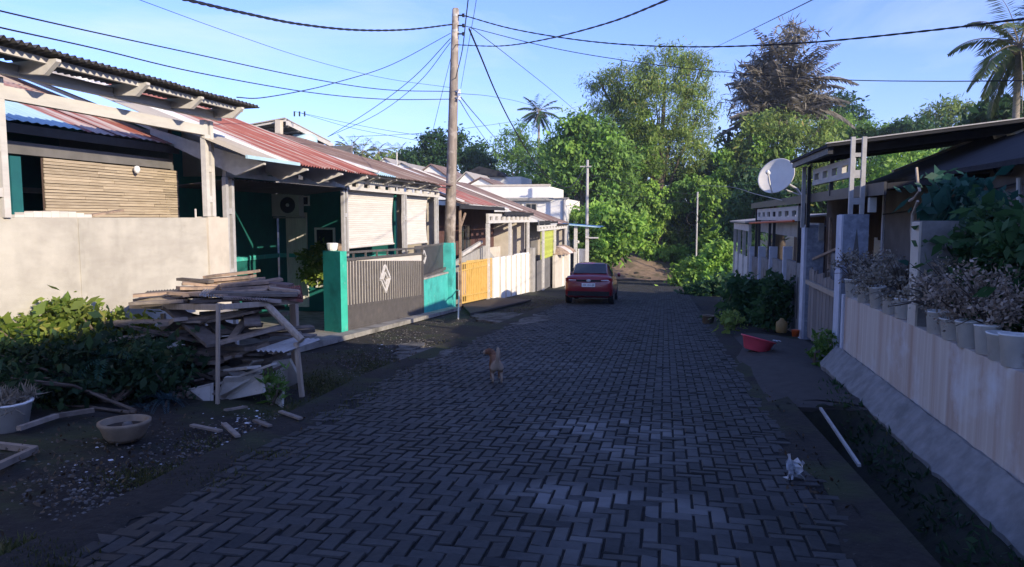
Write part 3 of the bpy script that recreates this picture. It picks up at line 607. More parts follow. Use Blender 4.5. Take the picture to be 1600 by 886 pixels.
for i in range(7):
    ya=29.45+i*1.16; part(wf,'panel',M['white'],lambda b:b.box(-7.0,-6.9,ya,ya+1.10,zr(ya)-.5,.04-.03*i+(.06 if i>3 else 0)))
    part(wf,'pilaster',M['cream'],lambda b:b.box(-6.98,-6.84,ya+1.102,ya+1.158,zr(ya)-.5,.02-.03*i))
part(wf,'end_pier',M['concrete'],lambda b:b.box(-7.05,-6.7,37.6,38.3,-2.6,.12),'weathered grey end pier')
h4=thing('terraced_house','low house with pale lattice beam and lime blind before the blue canopy','house',(-8.3,44,zr(44)))
part(h4,'front_wall',M['darkwall'],lambda b:b.box(-8.7,-8.55,38.2,50,-3,1.4))
part(h4,'gable_wall',M['cream'],lambda b:b.box(-11.5,-6.7,49.85,50,-3.2,1.2))
roofplane(h4,-6.45,1.52,.40,-12.2,38.3,45,[(40,M['zinc']),(42,M['brownroof']),(43.5,M['brownroof']),(45,M['brownroof'])],pitch=.25)
roofplane(h4,-6.45,1.34,.36,-12.2,45.02,50.2,[(47,M['rustpale']),(50.2,M['brownroof'])],pitch=.25)
part(h4,'fascia',M['darkroof'],lambda b:(b.box(-6.5,-6.46,38.3,45,1.36,1.49),b.box(-6.5,-6.46,45.02,50.2,1.2,1.31)))
lattice(h4,-6.6,38.5,50,.98,1.28,10,th=.1,m=M['timber_white'])
for y in (40.2,44.6,49.6): twin(h4,-6.6,y,zr(y)-.2,.97,M['timber_white'],.1,.3)
yl=[gx(845,380,-6.7).y,gx(869,380,-6.7).y]
lbn=thing('roll_blind','lime green roll blind hung under the far lattice beam','blind',(-6.7,sum(yl)/2,-1))
def f(b):
    for i in range(24):
        z0=-.72+1.68*i/24; b.box(-6.72,-6.7,yl[0],yl[1],z0+.003,z0+.067)
part(lbn,'slats',M['lime'],f,kind='stuff'); part(lbn,'roller',M['timber_white'],lambda b:b.tube([(-6.7,yl[0],.97),(-6.7,yl[1],.97)],.04,6))
dg=thing('dark_gate','dark grey sheet gate between two pale walls near the parked car','gate',(-6.7,41,zr(41)))
part(dg,'sheet',M['darkwall'],lambda b:b.box(-6.72,-6.68,38.6,43.2,zr(43)+.05,-.62)); part(dg,'gate_post',M['steeldark'],lambda b:b.box(-6.74,-6.66,38.5,38.58,-2.4,-.58)); part(dg,'gate_post',M['steeldark'],lambda b:b.box(-6.74,-6.66,43.22,43.3,-2.5,-.6))
ww=thing('boundary_wall','cream boundary wall with mats on top beside the red car','wall',(-6.5,47,zr(47)))
part(ww,'wall_panel',M['cream'],lambda b:b.box(-6.55,-6.4,43.4,50.2,-3.2,-.55)); part(ww,'pilaster',M['white'],lambda b:(b.box(-6.58,-6.36,46.6,46.9,-3.2,-.50),b.box(-6.58,-6.36,49.95,50.25,-3.2,-.50)))
for i,(y,c) in enumerate(((45.2,'plankwarm'),(46.8,'pinkish'),(48.4,'plankwarm'))):
    b=B(); b.lathe([(.9,0),(.7,.2),(.3,.42),(0,.48)],(-6.6,y,-.55),10); tag(put('rolled_mat',b,M[c]),['tan mat heaped on the cream wall, nearest the lime blind','pinkish mat heaped in the middle of the cream wall','tan mat heaped on the cream wall next to the blue canopy'][i],'mat','mats on the cream wall')
bc=thing('blue_canopy','small canopy with blue sheet roof on two posts beyond the cream wall','canopy',(-5.5,51.5,zr(51)))
part(bc,'roof_sheet',M['blueroof'],lambda b:b.corr((-7.3,50.4,1.30),(3.0,0,-.22),(0,1,0),3.0,3.2,.25,.02,rows=2))
part(bc,'edge_trim',M['zincblue'],lambda b:b.beam((-7.3,50.38,1.27),(-4.3,50.38,1.05),.04,.08))
for x in (-6.05,-5.25): part(bc,'post',M['timber_white'],lambda b:b.box(x-.11,x+.11,50.6,50.8,-3,1.12))
part(bc,'shelf',M['timber_white'],lambda b:b.box(-5.35,-4.5,50.5,50.9,.28,.36))
part(bc,'door_panel',M['gatedark'],lambda b:b.box(-6.5,-5.95,50.9,51.0,-3,-.5)); part(bc,'side_panel',M['white'],lambda b:b.box(-5.9,-5.2,50.9,51.0,-3,-.45),'bright white panel')
# ------------------------------------------------------------------ buildings behind the row
wb=thing('white_building','flat topped white two storey building with drain pipe beyond the row','building',(-10,57,zr(50)))
part(wb,'lower_block',M['white'],lambda b:b.box(-14.5,-7.2,54,63,-4,3.08)); part(wb,'upper_block',M['white'],lambda b:b.box(-18.5,-8.6,55,63,3.085,4.05))
part(wb,'ledge',M['concrete'],lambda b:b.box(-13.5,-8.2,53.6,53.99,2.95,3.05)); part(wb,'parapet',M['cream'],lambda b:b.box(-18.6,-8.5,54.95,55.15,4.052,4.2))
for x in (-11.3,-10.2): window(wb,'y',54,x,x+.85,1.9,2.75,out=-1,m='concrete')
window(wb,'y',54,-9.2,-8.3,.6,1.6,out=-1,m='concrete')
part(wb,'drain_pipe',M['polegrey'],lambda b:b.tube([(-7.3,53.9,3.0),(-7.3,53.9,-3.5)],.08,8)); part(wb,'roof_slab',M['concrete'],lambda b:b.box(-14.6,-7.05,53.85,54.9,3.082,3.17))
tb=thing('tower_house','pale house with dark hipped roof and open roof terrace far behind the row','building',(-18.5,76,0))
part(tb,'wall',M['white'],lambda b:b.box(-18.6,-14.6,75,81,-3,5.9)); part(tb,'roof',M['darkroof'],lambda b:b.prism([(-21,74.6,6.05),(-16.2,74.6,5.85),(-17,74.6,6.5),(-19,74.6,7.0)],(0,3,0)))
part(tb,'terrace_post',M['concrete'],lambda b:[b.box(x-.15,x+.15,75,75.3,3,6.0) for x in (-20.6,-19.8,-18.9)]); part(tb,'terrace_wall',M['concrete'],lambda b:b.box(-20.8,-18.62,75.0,80,2,5.0))
window(tb,'y',75,-16.6,-15.4,3.6,4.9,out=-1,m='concrete')
def gable(lab,pxl,pxr,pyb,pya,Y,D,roofm):
    a=gy(pxl,pyb,Y); c=gy(pxr,pyb,Y); ap=gy((pxl+pxr)/2,pya,Y); g=thing('gabled_house',lab,'house',((a.x+c.x)/2,Y+2,-3),'white gabled houses behind the row')
    part(g,'gable_wall',M['white'],lambda b:b.prism([(a.x,Y,-4),(c.x,Y,-4),(c.x,Y,a.z),(ap.x,Y,ap.z),(a.x,Y,a.z)],(0,D,0)))
    for s,e in ((a,-.3),(c,.3)):
        dv=Vector((s.x+e-ap.x,0,s.z-.1-ap.z)); part(g,'roof_slope',M[roofm],lambda b:b.prism([(ap.x,Y-.2,ap.z+.03),(ap.x+dv.x,Y-.2,ap.z+dv.z+.03),(ap.x+dv.x,Y-.2,ap.z+dv.z+.12),(ap.x,Y-.2,ap.z+.12)],(0,D+.4,0)))
    return g
gable('far white gable house, highest of the row, close to the palms',582,622,264,248,72,7,'zinc')
gable('small white gable house below the palms with grey roof',606,650,268,255,68,7,'zinc')
gable('white gable house with brown roof touching the power pole',645,702,280,258,62,7,'brownroof')
gable('white gable house below the dark hipped roof with terrace',706,752,294,270,60,7,'zinc')
gable('low white gable house with brown roof above the white building',728,775,292,279,56.5,6,'brownroof')
ant=B(); ant.tube([gy(620,238,66),gy(620,272,66)],.07,6); tag(put('roof_mast',ant,M['timber_white']),'thin pale mast standing among the far white gables','mast')
up=thing('rooftop_terrace','upper storey terrace with lean-to sheet roof above the rusty red roof','building',(-16,30,2))
u=[gy(385,196,30),gy(445,185,30),gy(517,222,36),gy(452,230,36)]
part(up,'roof_sheet',M['zinc'],lambda b:b.prism(u,(0,0,.05)))
for t in (.02,.2,.4,.6,.8,.97): part(up,'roof_beam',M['timber_white'],lambda b:b.beam(u[1].lerp(u[2],t)+Vector((0,0,-.06)),u[0].lerp(u[3],t)+Vector((0,0,-.06)),.07,.09))
part(up,'edge_beam',M['timber_white'],lambda b:b.beam(u[1]+Vector((.1,0,-.2)),u[2]+Vector((.1,0,-.2)),.1,.2))
part(up,'post',M['cream'],lambda b:b.beam(gy(436,188,30),gy(436,245,30),.25,.25)); part(up,'wall',M['darkwall'],lambda b:b.box(-18.4,-14.2,32,32.2,1,5.0)); part(up,'parapet',M['cream'],lambda b:b.box(-17.6,-16.9,30.2,30.35,2.5,4.6))
part(up,'bracket',M['steeldark'],lambda b:[b.beam(gy(x,182,30),gy(x,174,30),.05,.05) for x in (460,468,476)]); 
wt=B(); wt.lathe([(0,.35),(.5,.33),(.62,.2),(.62,-.25),(.5,-.35)],gy(475,222,32.5),16); tag(put('water_tank',wt,M['zincblue'],smooth=True),'pale blue water tank on the terrace above the rusty roof','tank')

# ------------------------------------------------------------------ right hand side: garden wall, pillars, canopies, houses
gw=thing('garden_wall','long low garden wall with faintly streaked pale paint above a ditch','wall',(2.65,5,0))
part(gw,'wall_panel',M['gardenwall'],lambda b:b.box(2.60,2.74,-3,11.5,-.9,.555))
pk=B(); R7=random.Random(4); npz=118
for k in range(npz+1):
    y=-3+14.75*k/npz; q=R7.uniform(-.010,.010)
    for (x,z,jx,jz) in ((2.598,-.235,0,.006),(2.56,-.225,.012,.010),(2.50,-.29,.006,.006),(2.42,-.39,.006,.006),(2.33,-.50,.012,.014),(2.37,-.66,0,0),(2.598,-.66,0,0)): pk.v.append((x+R7.uniform(-jx,jx)+q*(z>-.6),y,z+R7.uniform(-jz,jz)))
for k in range(npz):
    for c_ in range(6): a=k*7+c_; pk.f.append((a,a+7,a+8,a+1))
pk.f.append(tuple(range(7))); pk.f.append(tuple(npz*7+t for t in reversed(range(7))))
put('plinth',pk,M['plinth'],parent=gw)
part(gw,'end_strip',M['palepost'],lambda b:b.box(2.575,2.75,11.503,11.62,-.9,.57),'pale end strip')
gpil=thing('garden_pillar','rough cement pillar standing on the garden wall among dried plants','pillar',(2.8,9.1,.5))
pL=gx(1428,345,2.62); pR=gx(1441,345,2.62)
part(gpil,'shaft',M['plinth'],lambda b:b.box(2.622,2.622+.36,pR.y,pL.y,.3,pL.z)); part(gpil,'edge_face',M['cream'],lambda b:b.box(2.598,2.62,pR.y+.003,pL.y-.003,.556,pL.z-.01))
dp=thing('decorated_pillar','pale blue pillar with pointed slot and steel bracket beside the dried plants','pillar',(2.85,12.2,zr(12)))
part(dp,'shaft',M['bluestone'],lambda b:b.box(2.66,3.02,12.05,12.4,-.8,1.75)); part(dp,'edge_face',M['palepost'],lambda b:b.box(2.632,2.657,12.052,12.398,-.8,1.74))
part(dp,'slot',M['darkwall'],lambda b:b.prism([(2.82,12.047,.65),(2.88,12.047,.65),(2.90,12.047,1.1),(2.85,12.047,1.55),(2.80,12.047,1.1)],(0,.002,0)))
part(dp,'steel_post',M['steelgrey'],lambda b:(b.box(2.74,2.80,12.12,12.18,1.752,2.92),b.box(2.90,2.96,12.12,12.18,1.752,2.92),b.box(2.80,2.90,12.13,12.17,1.9,2.0),b.box(2.80,2.90,12.13,12.17,2.3,2.42),b.box(2.80,2.90,12.13,12.17,2.62,2.68)))
part(dp,'meter_box',M['ac'],lambda b:b.box(3.0,3.1,12.0,12.1,1.78,2.0))
cr=thing('carport_canopy','dark flat carport canopy on slim steel posts over the planted wall','canopy',(3.5,14.5,zr(14)))
cY0,cY1=13.05,16.75; sl=.115
def cz(x): return 2.86+(x-2.6)*sl
part(cr,'roof_sheet',M['darkroof'],lambda b:b.prism([(2.58,cY0,cz(2.58)),(9.5,cY0,cz(9.5)),(9.5,cY0,cz(9.5)+.05),(2.58,cY0,cz(2.58)+.05)],(0,cY1-cY0,0)))
part(cr,'edge_beam',M['steeldark'],lambda b:(b.prism([(2.72,cY0+.55,cz(2.72)-.12),(9.4,cY0+.55,cz(9.4)-.12),(9.4,cY0+.55,cz(9.4)-.004),(2.72,cY0+.55,cz(2.72)-.004)],(0,.06,0)),b.box(2.62,2.70,cY0+.13,cY1-.05,cz(2.62)-.11,cz(2.62)-.003)))
part(cr,'purlin',M['steeldark'],lambda b:[b.prism([(2.72,y,cz(2.72)-.08),(9.4,y,cz(9.4)-.08),(9.4,y,cz(9.4)-.004),(2.72,y,cz(2.72)-.004)],(0,.05,0)) for y in (14.2,15.3,16.4)])
part(cr,'drip_edge',M['steelgrey'],lambda b:b.prism([(2.56,cY0-.02,cz(2.56)+.052),(9.5,cY0-.02,cz(9.5)+.052),(9.5,cY0-.02,cz(9.5)+.07),(2.56,cY0-.02,cz(2.56)+.07)],(0,.1,0)))
lattice(cr,3.0,13.1,16.3,2.36,2.68,4,th=.08,m=M['timber_white'])
for x,y in ((2.82,16.45),(2.95,16.6),(3.0,14.7)): part(cr,'post',M['steeldark'] if x>2.9 else M['steelgrey'],lambda b:b.box(x-.035,x+.035,y-.035,y+.035,1.49 if y>16 else 2.1,cz(x)-.13))
r0=thing('terraced_house','dim grey house with dark low roof behind the planted garden wall','house',(5,11,0))
part(r0,'wall',M['darkwall'],lambda b:b.box(4.3,4.45,4.8,16.1,-1,2.38)); part(r0,'wall_strip',M['palepost'],lambda b:b.box(4.262,4.298,16.0,16.1,-1,2.36))
part(r0,'roof',M['darkroof'],lambda b:b.prism([(3.9,4.6,2.30),(8.2,4.6,4.10),(12.5,4.6,2.4),(12.5,4.6,2.45),(8.2,4.6,4.17),(3.9,4.6,2.37)],(0,11.6,0)))
part(r0,'end_wall',M['darkwall'],lambda b:(b.box(4.46,11.5,15.95,16.1,-1,2.4),b.box(4.46,11.5,4.8,4.95,-1,2.4)))
part(r0,'verge_flashing',M['flash'],lambda b:b.beam((4.45,16.16,2.62),(6.0,16.16,3.27),.12,.05)); part(r0,'ridge_strip',M['flash'],lambda b:b.beam((5.5,14.2,3.06),(6.3,14.2,3.39),.10,.10)); part(r0,'loose_sheet',M['flash'],lambda b:b.beam((5.5,13.6,3.05),(6.1,13.6,3.3),.3,.04))
part(r0,'tyre_hoop',M['cable'],lambda b:b.tube([gx(1567+14*math.cos(t),262+12*math.sin(t),4.2) for t in np.linspace(0,2*math.pi,17)],.018,6))
part(r0,'drain_pipe',M['ac'],lambda b:b.tube([gx(1592,278,4.22),gx(1592,345,4.22)],.03,8)); 
part(r0,'conduit',M['cable'],lambda b:b.tube([gx(1380,335,4.24),gx(1450,325,4.24),gx(1592,285,4.24)],.012,5))
window(r0,'x',4.3,6.2,8.6,.7,1.9,out=-1,m='brownwall')
vn=B(); vn.tube([gx(1432,262,3.2),gx(1434,285,3.2),gx(1437,298,3.2),gx(1428,310,3.2),gx(1421,314,3.2)],.018,6); vn.tube([gx(1434,314,3.2),gx(1426,335,3.2),gx(1424,360,3.2),gx(1426,390,3.2)],.02,6)
tag(put('hanging_stem',vn,M['postwood']),'pale bent dry stem hanging in front of the dim grey house wall','stem')
r1=thing('terraced_house','shaded house with long dark porch roof behind the grey fence','house',(5,22,zr(22)))
part(r1,'porch_roof',M['darkroof'],lambda b:b.prism([(3.02,11.2,2.10),(5.6,11.2,2.36),(5.6,11.2,2.44),(3.02,11.2,2.18)],(0,16.4,0)))
part(r1,'fascia',M['steeldark'],lambda b:b.box(2.98,3.015,11.2,27.6,2.02,2.20)); part(r1,'main_roof',M['darkroof'],lambda b:b.prism([(5.4,16.6,2.40),(8.6,16.6,2.95),(12,16.6,2.2),(12,16.6,2.26),(8.6,16.6,3.02),(5.4,16.6,2.47)],(0,11,0)))
part(r1,'wall',M['brownwall'],lambda b:(b.box(5.5,5.65,16.2,27.5,-1.6,2.34),b.box(5.66,11,27.3,27.45,-1.6,2.2))); part(r1,'side_wall',M['darkwall'],lambda b:b.box(4.5,5.49,16.2,16.35,-1,2.2))
lattice(r1,3.12,18.6,26.6,1.62,1.98,7,th=.08,m=M['timber_white'])
part(r1,'inner_beam',M['concrete'],lambda b:b.box(3.3,3.4,17.2,27.4,1.2,1.58)); part(r1,'gutter',M['orange'],lambda b:b.tube([(3.05,19.0,1.62),(3.05,28.5,1.50)],.035,6),'orange pipe under the lattice')
for y in (17.9,18.7,22.9,23.8,26.4,27.2): part(r1,'post',M['steeldark'],lambda b:b.box(3.10,3.18,y-.04,y+.04,-1.4,2.05))
window(r1,'x',5.5,18.5,20.2,-.2,1.3,out=-1,m='darkwall'); window(r1,'x',5.5,22.5,24.5,-.2,1.3,out=-1,m='curtain')
part(r1,'hung_cloth',M['curtain'],lambda b:[b.box(4.6+.02*k,4.62+.02*k,17.0+.3*k,17.22+.3*k,.1+.1*k,1.1+.05*k) for k in range(4)])
cs=B(); cs.box(3.45,3.5,16.9,17.0,.2,1.7); cs.beam((3.1,17.5,.7),(4.0,16.0,1.35),.05,.05); tag(put('prop_bar',cs,M['plankwarm']),'slanting bar and upright behind the mottled blue pillar','bar')
r2=thing('end_house','small far house with white porch frame and red edged roof past the grey fence','house',(4,31,zr(31)))
part(r2,'porch_roof',M['zinc'],lambda b:b.prism([(2.85,28.2,1.50),(6,28.2,1.8),(6,28.2,1.86),(2.85,28.2,1.56)],(0,6.5,0))); part(r2,'lattice_beam',M['timber_white'],lambda b:b.box(3.0,3.1,28.4,34.4,1.2,1.46))
for y in (28.5,30.4,32.4,34.3): part(r2,'post',M['timber_white'],lambda b:b.box(3.0,3.12,y-.06,y+.06,-2,1.19))
part(r2,'wall',M['brownwall'],lambda b:b.box(5.6,5.75,28.2,34.6,-2.2,1.75))
wg=thing('white_gate','white picket gate with dark latch below the far white porch frame','gate',(3.08,30.5,zr(30)))
for i in range(15):
    y=28.5+i*.4; part(wg,'picket',M['white'],lambda b:b.box(3.06,3.10,y,y+.28,zr(y)+.1,.22-.03*(i%2)))
part(wg,'rail',M['steelgrey'],lambda b:(b.beam((3.12,28.5,-.1),(3.12,34.4,-.1),.04,.07),b.beam((3.12,28.5,-1.1),(3.12,34.4,-1.35),.04,.07))); part(wg,'latch',M['steeldark'],lambda b:b.box(3.0,3.055,28.7,29.4,-.75,-.5))
rf=thing('panel_fence','grey cement panel fence with stepped posts beyond the mottled blue pillar','fence',(3.15,22,zr(22)))
for i in range(4):
    ya=17.75+i*2.6; part(rf,'panel',M['plinth'],lambda b:b.box(3.10,3.2,ya,ya+2.38,zr(ya)-.4,.62-.10*i))
    part(rf,'post',M['palepost'],lambda b:b.prism([(3.02,ya+2.40,zr(ya)-.5),(3.02,ya+2.58,zr(ya)-.5),(3.02,ya+2.56,.95-.1*i),(3.02,ya+2.42,.95-.1*i)],(.22,0,0)))
    part(rf,'slot',M['steeldark'],lambda b:[b.box(3.094,3.099,ya+.6+k*.5,ya+.75+k*.5,-.7,.3-.1*i) for k in range(3)])
bp=thing('blue_pillar','tall mottled blue grey gate pillar with pale edge near the red basin','pillar',(3.25,17.4,zr(17.4)))
part(bp,'shaft',M['bluestone'],lambda b:b.box(3.075,3.43,17.3,17.68,-1.3,1.50)); part(bp,'edge_face',M['palepost'],lambda b:b.box(3.02,3.073,17.303,17.677,-1.3,1.49)); part(bp,'cap',M['bluestone'],lambda b:b.box(3.05,3.45,17.28,17.7,1.502,1.54))
wd=thing('board_gate','weathered grey board gate between the blue pillar and the garden wall','gate',(3.1,14.8,zr(15)))
for i in range(11):
    t=i/11; x=2.84+.28*t; y=12.5+4.7*t; part(wd,'board',M['gatewood'],lambda b:b.prism([(x,y,zr(y)+.03),(x+.024,y+.39,zr(y)+.03),(x+.024,y+.39,.60-.07*t*(i%3)),(x,y,.64-.05*(i%2))],(.03,0,0)))
part(wd,'rail',M['postwood'],lambda b:b.beam((2.79,12.5,.42),(3.06,17.1,.30),.05,.09)); part(wd,'low_wall',M['plinth'],lambda b:b.box(3.5,3.6,12.6,17.2,-1,.95))
dw=thing('neighbour_house','neighbouring uphill house with high gable roof beside the viewer','house',(6,-4,0))
part(dw,'wall',M['darkwall'],lambda b:b.box(3.4,10,-14,4.2,-.5,3.1)); part(dw,'roof',M['darkroof'],lambda b:b.prism([(2.9,-14.5,4.05),(6.7,-14.5,5.75),(10.5,-14.5,4.0),(10.5,-14.5,3.0),(2.9,-14.5,3.0)],(0,18.9,0)))
# satellite dish on the porch roof
dc=gy(1213,275,18.0); ds=thing('satellite_dish','large off white satellite dish tilted on the dark porch roof','satellite dish',(2.9,18.0,2.2))
nd=Vector((-.509,-.754,.38)).normalized(); Q=nd.to_track_quat('Z','Y').to_matrix()
part(ds,'reflector',M['dish'],lambda b:b.lathe([(0,0)]+[(.43*t,.1*t*t) for t in (.2,.4,.6,.8,.95,1)]+[(.44,.095),(.43,.085),(.27,.03),(0,-.015)],dc-nd*.08,36,Q),smooth=True)
lb_=dc-nd*.08+Q@Vector((0,-.43,.09)); tip=dc+nd*.40+Q@Vector((0,-.10,0))
part(ds,'feed_arm',M['dish'],lambda b:b.tube([lb_,lb_.lerp(tip,.5)+Vector((0,0,-.05)),tip],.02,6)); part(ds,'feed_head',M['porcelain'],lambda b:b.lathe([(0,-.05),(.04,-.05),(.05,.02),(.03,.07),(0,.07)],tip,10,Q))
part(ds,'mount',M['steelgrey'],lambda b:(b.tube([dc-nd*.1,Vector((2.95,18.05,2.35)),Vector((3.05,18.05,2.2))],.03,8),b.tube([dc-nd*.1+Vector((0,.05,-.2)),Vector((3.1,18.3,2.2))],.018,6)))

# ------------------------------------------------------------------ ramp, ditch bits, basin, buckets, litter on the shaded side
rp=B()
ramp_rows=[(9.1,.0),(9.6,.05),(11.2,.09),(13.2,.07),(15.2,.05),(17.2,.03)]
for (y,h) in ramp_rows:
    x0=1.25 if y<15 else 1.5
    for t in np.linspace(0,1,7):
        x=x0+(3.0-x0)*t; rp.v.append((x,y+.25*math.sin(t*5),zr(y)+.0+h*math.sin(math.pi*min(1,t*1.2))+.02*t+random.uniform(-.012,.012)))
for i in range(len(ramp_rows)-1):
    for k in range(6):
        a=i*7+k; rp.f.append((a,a+1,a+8,a+7))
tag(put('driveway_ramp',rp,M['ramp'],smooth=True),'dark cement ramp bridging the ditch up to the board gate','ramp')
b=B(); b.box(1.3,2.34,8.98,9.4,-1.1,zr(9.0)-.004); tag(put('culvert_edge',b,M['ramp']),'dark cement edge where the ramp crosses the ditch','edging')
dt=B(); dt.beam(gg(1282,642)+Vector((0,0,.03)),gg(1343,722)+Vector((0,0,-.03)),.028,.025); tag(put('pale_batten',dt,M['steelgrey']),'pale straight batten lying along the edge of the dark ditch','batten')
ba=gg(1180,553)
bn=B(); Rb=Matrix.Rotation(math.radians(14),3,'Y')@Matrix.Rotation(math.radians(-8),3,'X')
bn.lathe([(0,0),(.19,.0),(.215,.02),(.285,.215),(.32,.225),(.32,.245),(.275,.24),(.205,.03),(0,.018)],ba+Vector((0,0,.05)),28,Rb); tag(put('basin',bn,M['red'],smooth=True),'red plastic washing basin tipped on the dark ramp','basin')
ob=gg(1243,527); on=thing('bucket','small bright orange bucket at the foot of the mottled blue pillar','bucket',ob+Vector((0,0,.02)))
part(on,'shell',M['orange'],lambda b:b.lathe([(0,.025),(.075,.02),(.09,.16),(.097,.17),(.085,.16),(.07,.04),(0,.035)],ob,16),smooth=True); part(on,'handle',M['steelgrey'],lambda b:b.tube([ob+Vector((.09*math.cos(t),.01,.16+.02*math.sin(t))) for t in np.linspace(0,math.pi,8)],.004,5))
jc=gg(1221,521); jn=B(); jn.lathe([(0,.02),(.11,.02),(.13,.05),(.13,.26),(.06,.32),(.04,.36),(0,.36)],jc,14); tag(put('jerry_jug',jn,M['ochre'],smooth=True),'brownish plastic jug standing left of the orange bucket'.replace('left of','beside'),'jug')
bgp=gg(1213,538)
def crumple(c,r,n=9,fl=.6):
    b=B(); R=random.Random(int(c.x*1000)); pts=[]
    for i in range(5):
        th=math.pi*i/4
        for k in range(n):
            f=2*math.pi*k/n; q=r*(1+R.uniform(-.35,.35)); pts.append(c+Vector((q*math.sin(th)*math.cos(f),q*math.sin(th)*math.sin(f),fl*r*(1-math.cos(th))*(.5)+R.uniform(-.1,.1)*r)))
    for i in range(4):
        for k in range(n):
            a=i*n+k; a2=i*n+(k+1)%n; b.f.append((a,a2,a2+n,a+n))
    b.v=[tuple(p) for p in pts]; return b
tag(put('plastic_bag',crumple(bgp,.13),M['bag']),'crumpled black and white bag lying behind the red basin','bag')
R4=random.Random(9); tc=gg(1240,748); cb=B()
for a in range(8):
    for c_ in range(8):
        u,v=a/7-.5,c_/7; cb.v.append((tc.x+u*.16*(1-.4*math.sin(v*3))+R4.uniform(-.015,.015),tc.y+.05*math.sin(u*7+v*3)+R4.uniform(-.02,.02),tc.z+.005+v*.17*(1-.5*abs(u))+R4.uniform(-.012,.012)*(v>.1)+(.04*R4.random() if c_==7 else 0)))
for a in range(7):
    for c_ in range(7):
        if (a,c_) in ((3,6),(5,5),(1,6)): continue
        q_=a*8+c_; cb.f.append((q_,q_+1,q_+9,q_+8))
tag(put('plastic_bag',cb,M['bag']),'torn white plastic scrap standing at the ditch edge','bag')
mud=B(); my=[-2+i*.25 for i in range(46)]
for y in my:
    for k in range(15):
        x=1.30+.085*k; z=zg(min(x,2.15),y)+.004; zb2=zg(2.0,y); up=-.53+.01*math.sin(y*3)
        if x>1.85 and up>zb2: z=zb2+(up-zb2)*min(1,(x-1.85)/.5)**.8
        mud.v.append((x,y,z+R4.uniform(-.025,.03)))
for i in range(45):
    for k in range(14): a=i*15+k; mud.f.append((a,a+1,a+16,a+15))
md=put('ditch_bed',mud,mat('black_ditch_mud',(.012,.012,.010),(.02,.024,.012),sc_=8,rough=.9,bump=.6,bd=.03),kind='structure',smooth=True)
# soil washed over the road edge
for nm,side in (('soil_spill',-1),('verge_soil',1)):
    sb=B(); ny=130
    for i in range(ny):
        y=2+i*.18; e=(xl(y) if side<0 else xrt(y)); w=.04+.11*abs(math.sin(y*1.7)+.6*math.sin(y*4.3+1))+R4.uniform(0,.06)
        xo=e-.25*(-side)*-1 if False else e+side*.25
        for t in (0,.35,.7,1): sb.v.append((xo+(e-side*w-xo)*t,y,zr(y)+.016*(1-t)**.5-.010*(t==1)+.004))
    for i in range(ny-1):
        for k in range(3): a=i*4+k; sb.f.append((a,a+1,a+5,a+4))
    put(nm,sb,M['earth'],kind='structure',smooth=True)
# ------------------------------------------------------------------ pots and dried plants on the garden wall
def pot(x,y,z,r,h,m,label,group,name='plant_pot',sq=False):
    p=thing(name,label,'plant pot',(x,y,z),group); Rt=Matrix.Rotation(random.uniform(-.09,.09),3,'X')@Matrix.Rotation(random.uniform(-.07,.07),3,'Y') if group else None; h*=random.uniform(.86,1.1) if group else 1; tp=random.uniform(.72,.92) if group else .78
    part(p,'shell',m,lambda b:b.lathe([(0,0),(r*tp,0),(r,h*.94),(r*1.06,h*.95),(r*1.06,h),(r*.92,h),(r*.88,h*.86)],(x,y,z),4 if sq else 14,Rt),smooth=not sq)
    part(p,'soil',M['soil'],lambda b:b.lathe([(0,.0),(r*.9,0)],(x,y,z+h*.87),4 if sq else 12)); return p
def dry(c,r,n,m,label,group,up=.3,ls=.05):
    t=thing('dried_plant',label,'dried plant',c,group); c=np.array(c)
    b=B()
    for i in range(26):
        a=random.uniform(0,6.28); L=random.uniform(.6,1.15); e=Vector((math.cos(a)*r*L,math.sin(a)*r*L,random.uniform(-.1,1)*up*1.4)); p0=Vector(c)
        b.tube([p0,p0+e*.5+Vector((0,0,.06)),p0+e],[.008,.006,.003],4)
    put('stems',b,M['twig'],parent=t)
    P=clumps([((c[0],c[1],c[2]+up*.55),(r,r,up*.75),1)],n,26,r*.16,.45)
    quadmesh('leaves',leafquads(P,ls,ls*.55,(0,0,-.1)),L_[m],parent=t); return t
potpx=[1333,1352,1372,1393,1413]
words=['first','second','third','fourth','fifth']
for i,px in enumerate(potpx):
    q=gx(px,432,2.66); pot(2.665,q.y,.556,.105,.26,M['potwhite'],f'grubby white pot on the wall, {words[i]} from the decorated pillar','white pots on the garden wall',sq=False)
for i,(px,r) in enumerate(((1465,.11),(1490,.12),(1518,.11),(1545,.10),(1568,.12),(1592,.125))):
    q=gx(px,470,2.66); pot(2.67,q.y,.556,r,.23 if i<4 else .24,M['potwhite'],f'grubby white pot on the wall, {(words+["sixth"])[i]} after the rough cement pillar','white pots on the garden wall')
for i,(px,py,r,m) in enumerate(((1335,415,.30,'dry'),(1375,405,.36,'dry'),(1412,395,.30,'dry'),(1470,435,.33,'dry'),(1508,425,.36,'drypink'),(1545,460,.30,'drypink'))):
    q=gx(px,py,2.72); dry((2.72,q.y,.78),r*1.2,1500,m,['tangle of grey dried stems beside the decorated pillar','grey dried plant over the middle white pots','grey dried plant against the rough cement pillar, far side','grey dried tangle just after the rough cement pillar','tan dried plant, fullest clump on the garden wall','tan dried plant spilling over the last white pots'][i],'dried plants on the garden wall',.38,.042)
def stems(t,base,tips,r0,m,name='stem'):
    b=B()
    for tip in tips:
        p0=Vector(base)+Vector((random.uniform(-.1,.1),random.uniform(-.1,.1),0)); tip=Vector(tip); mid=p0.lerp(tip,.5)+Vector((random.uniform(-.15,.15),random.uniform(-.15,.15),.05))
        b.tube([p0,mid,tip],[r0,r0*.75,r0*.4],6)
    return put(name,b,m,parent=t)
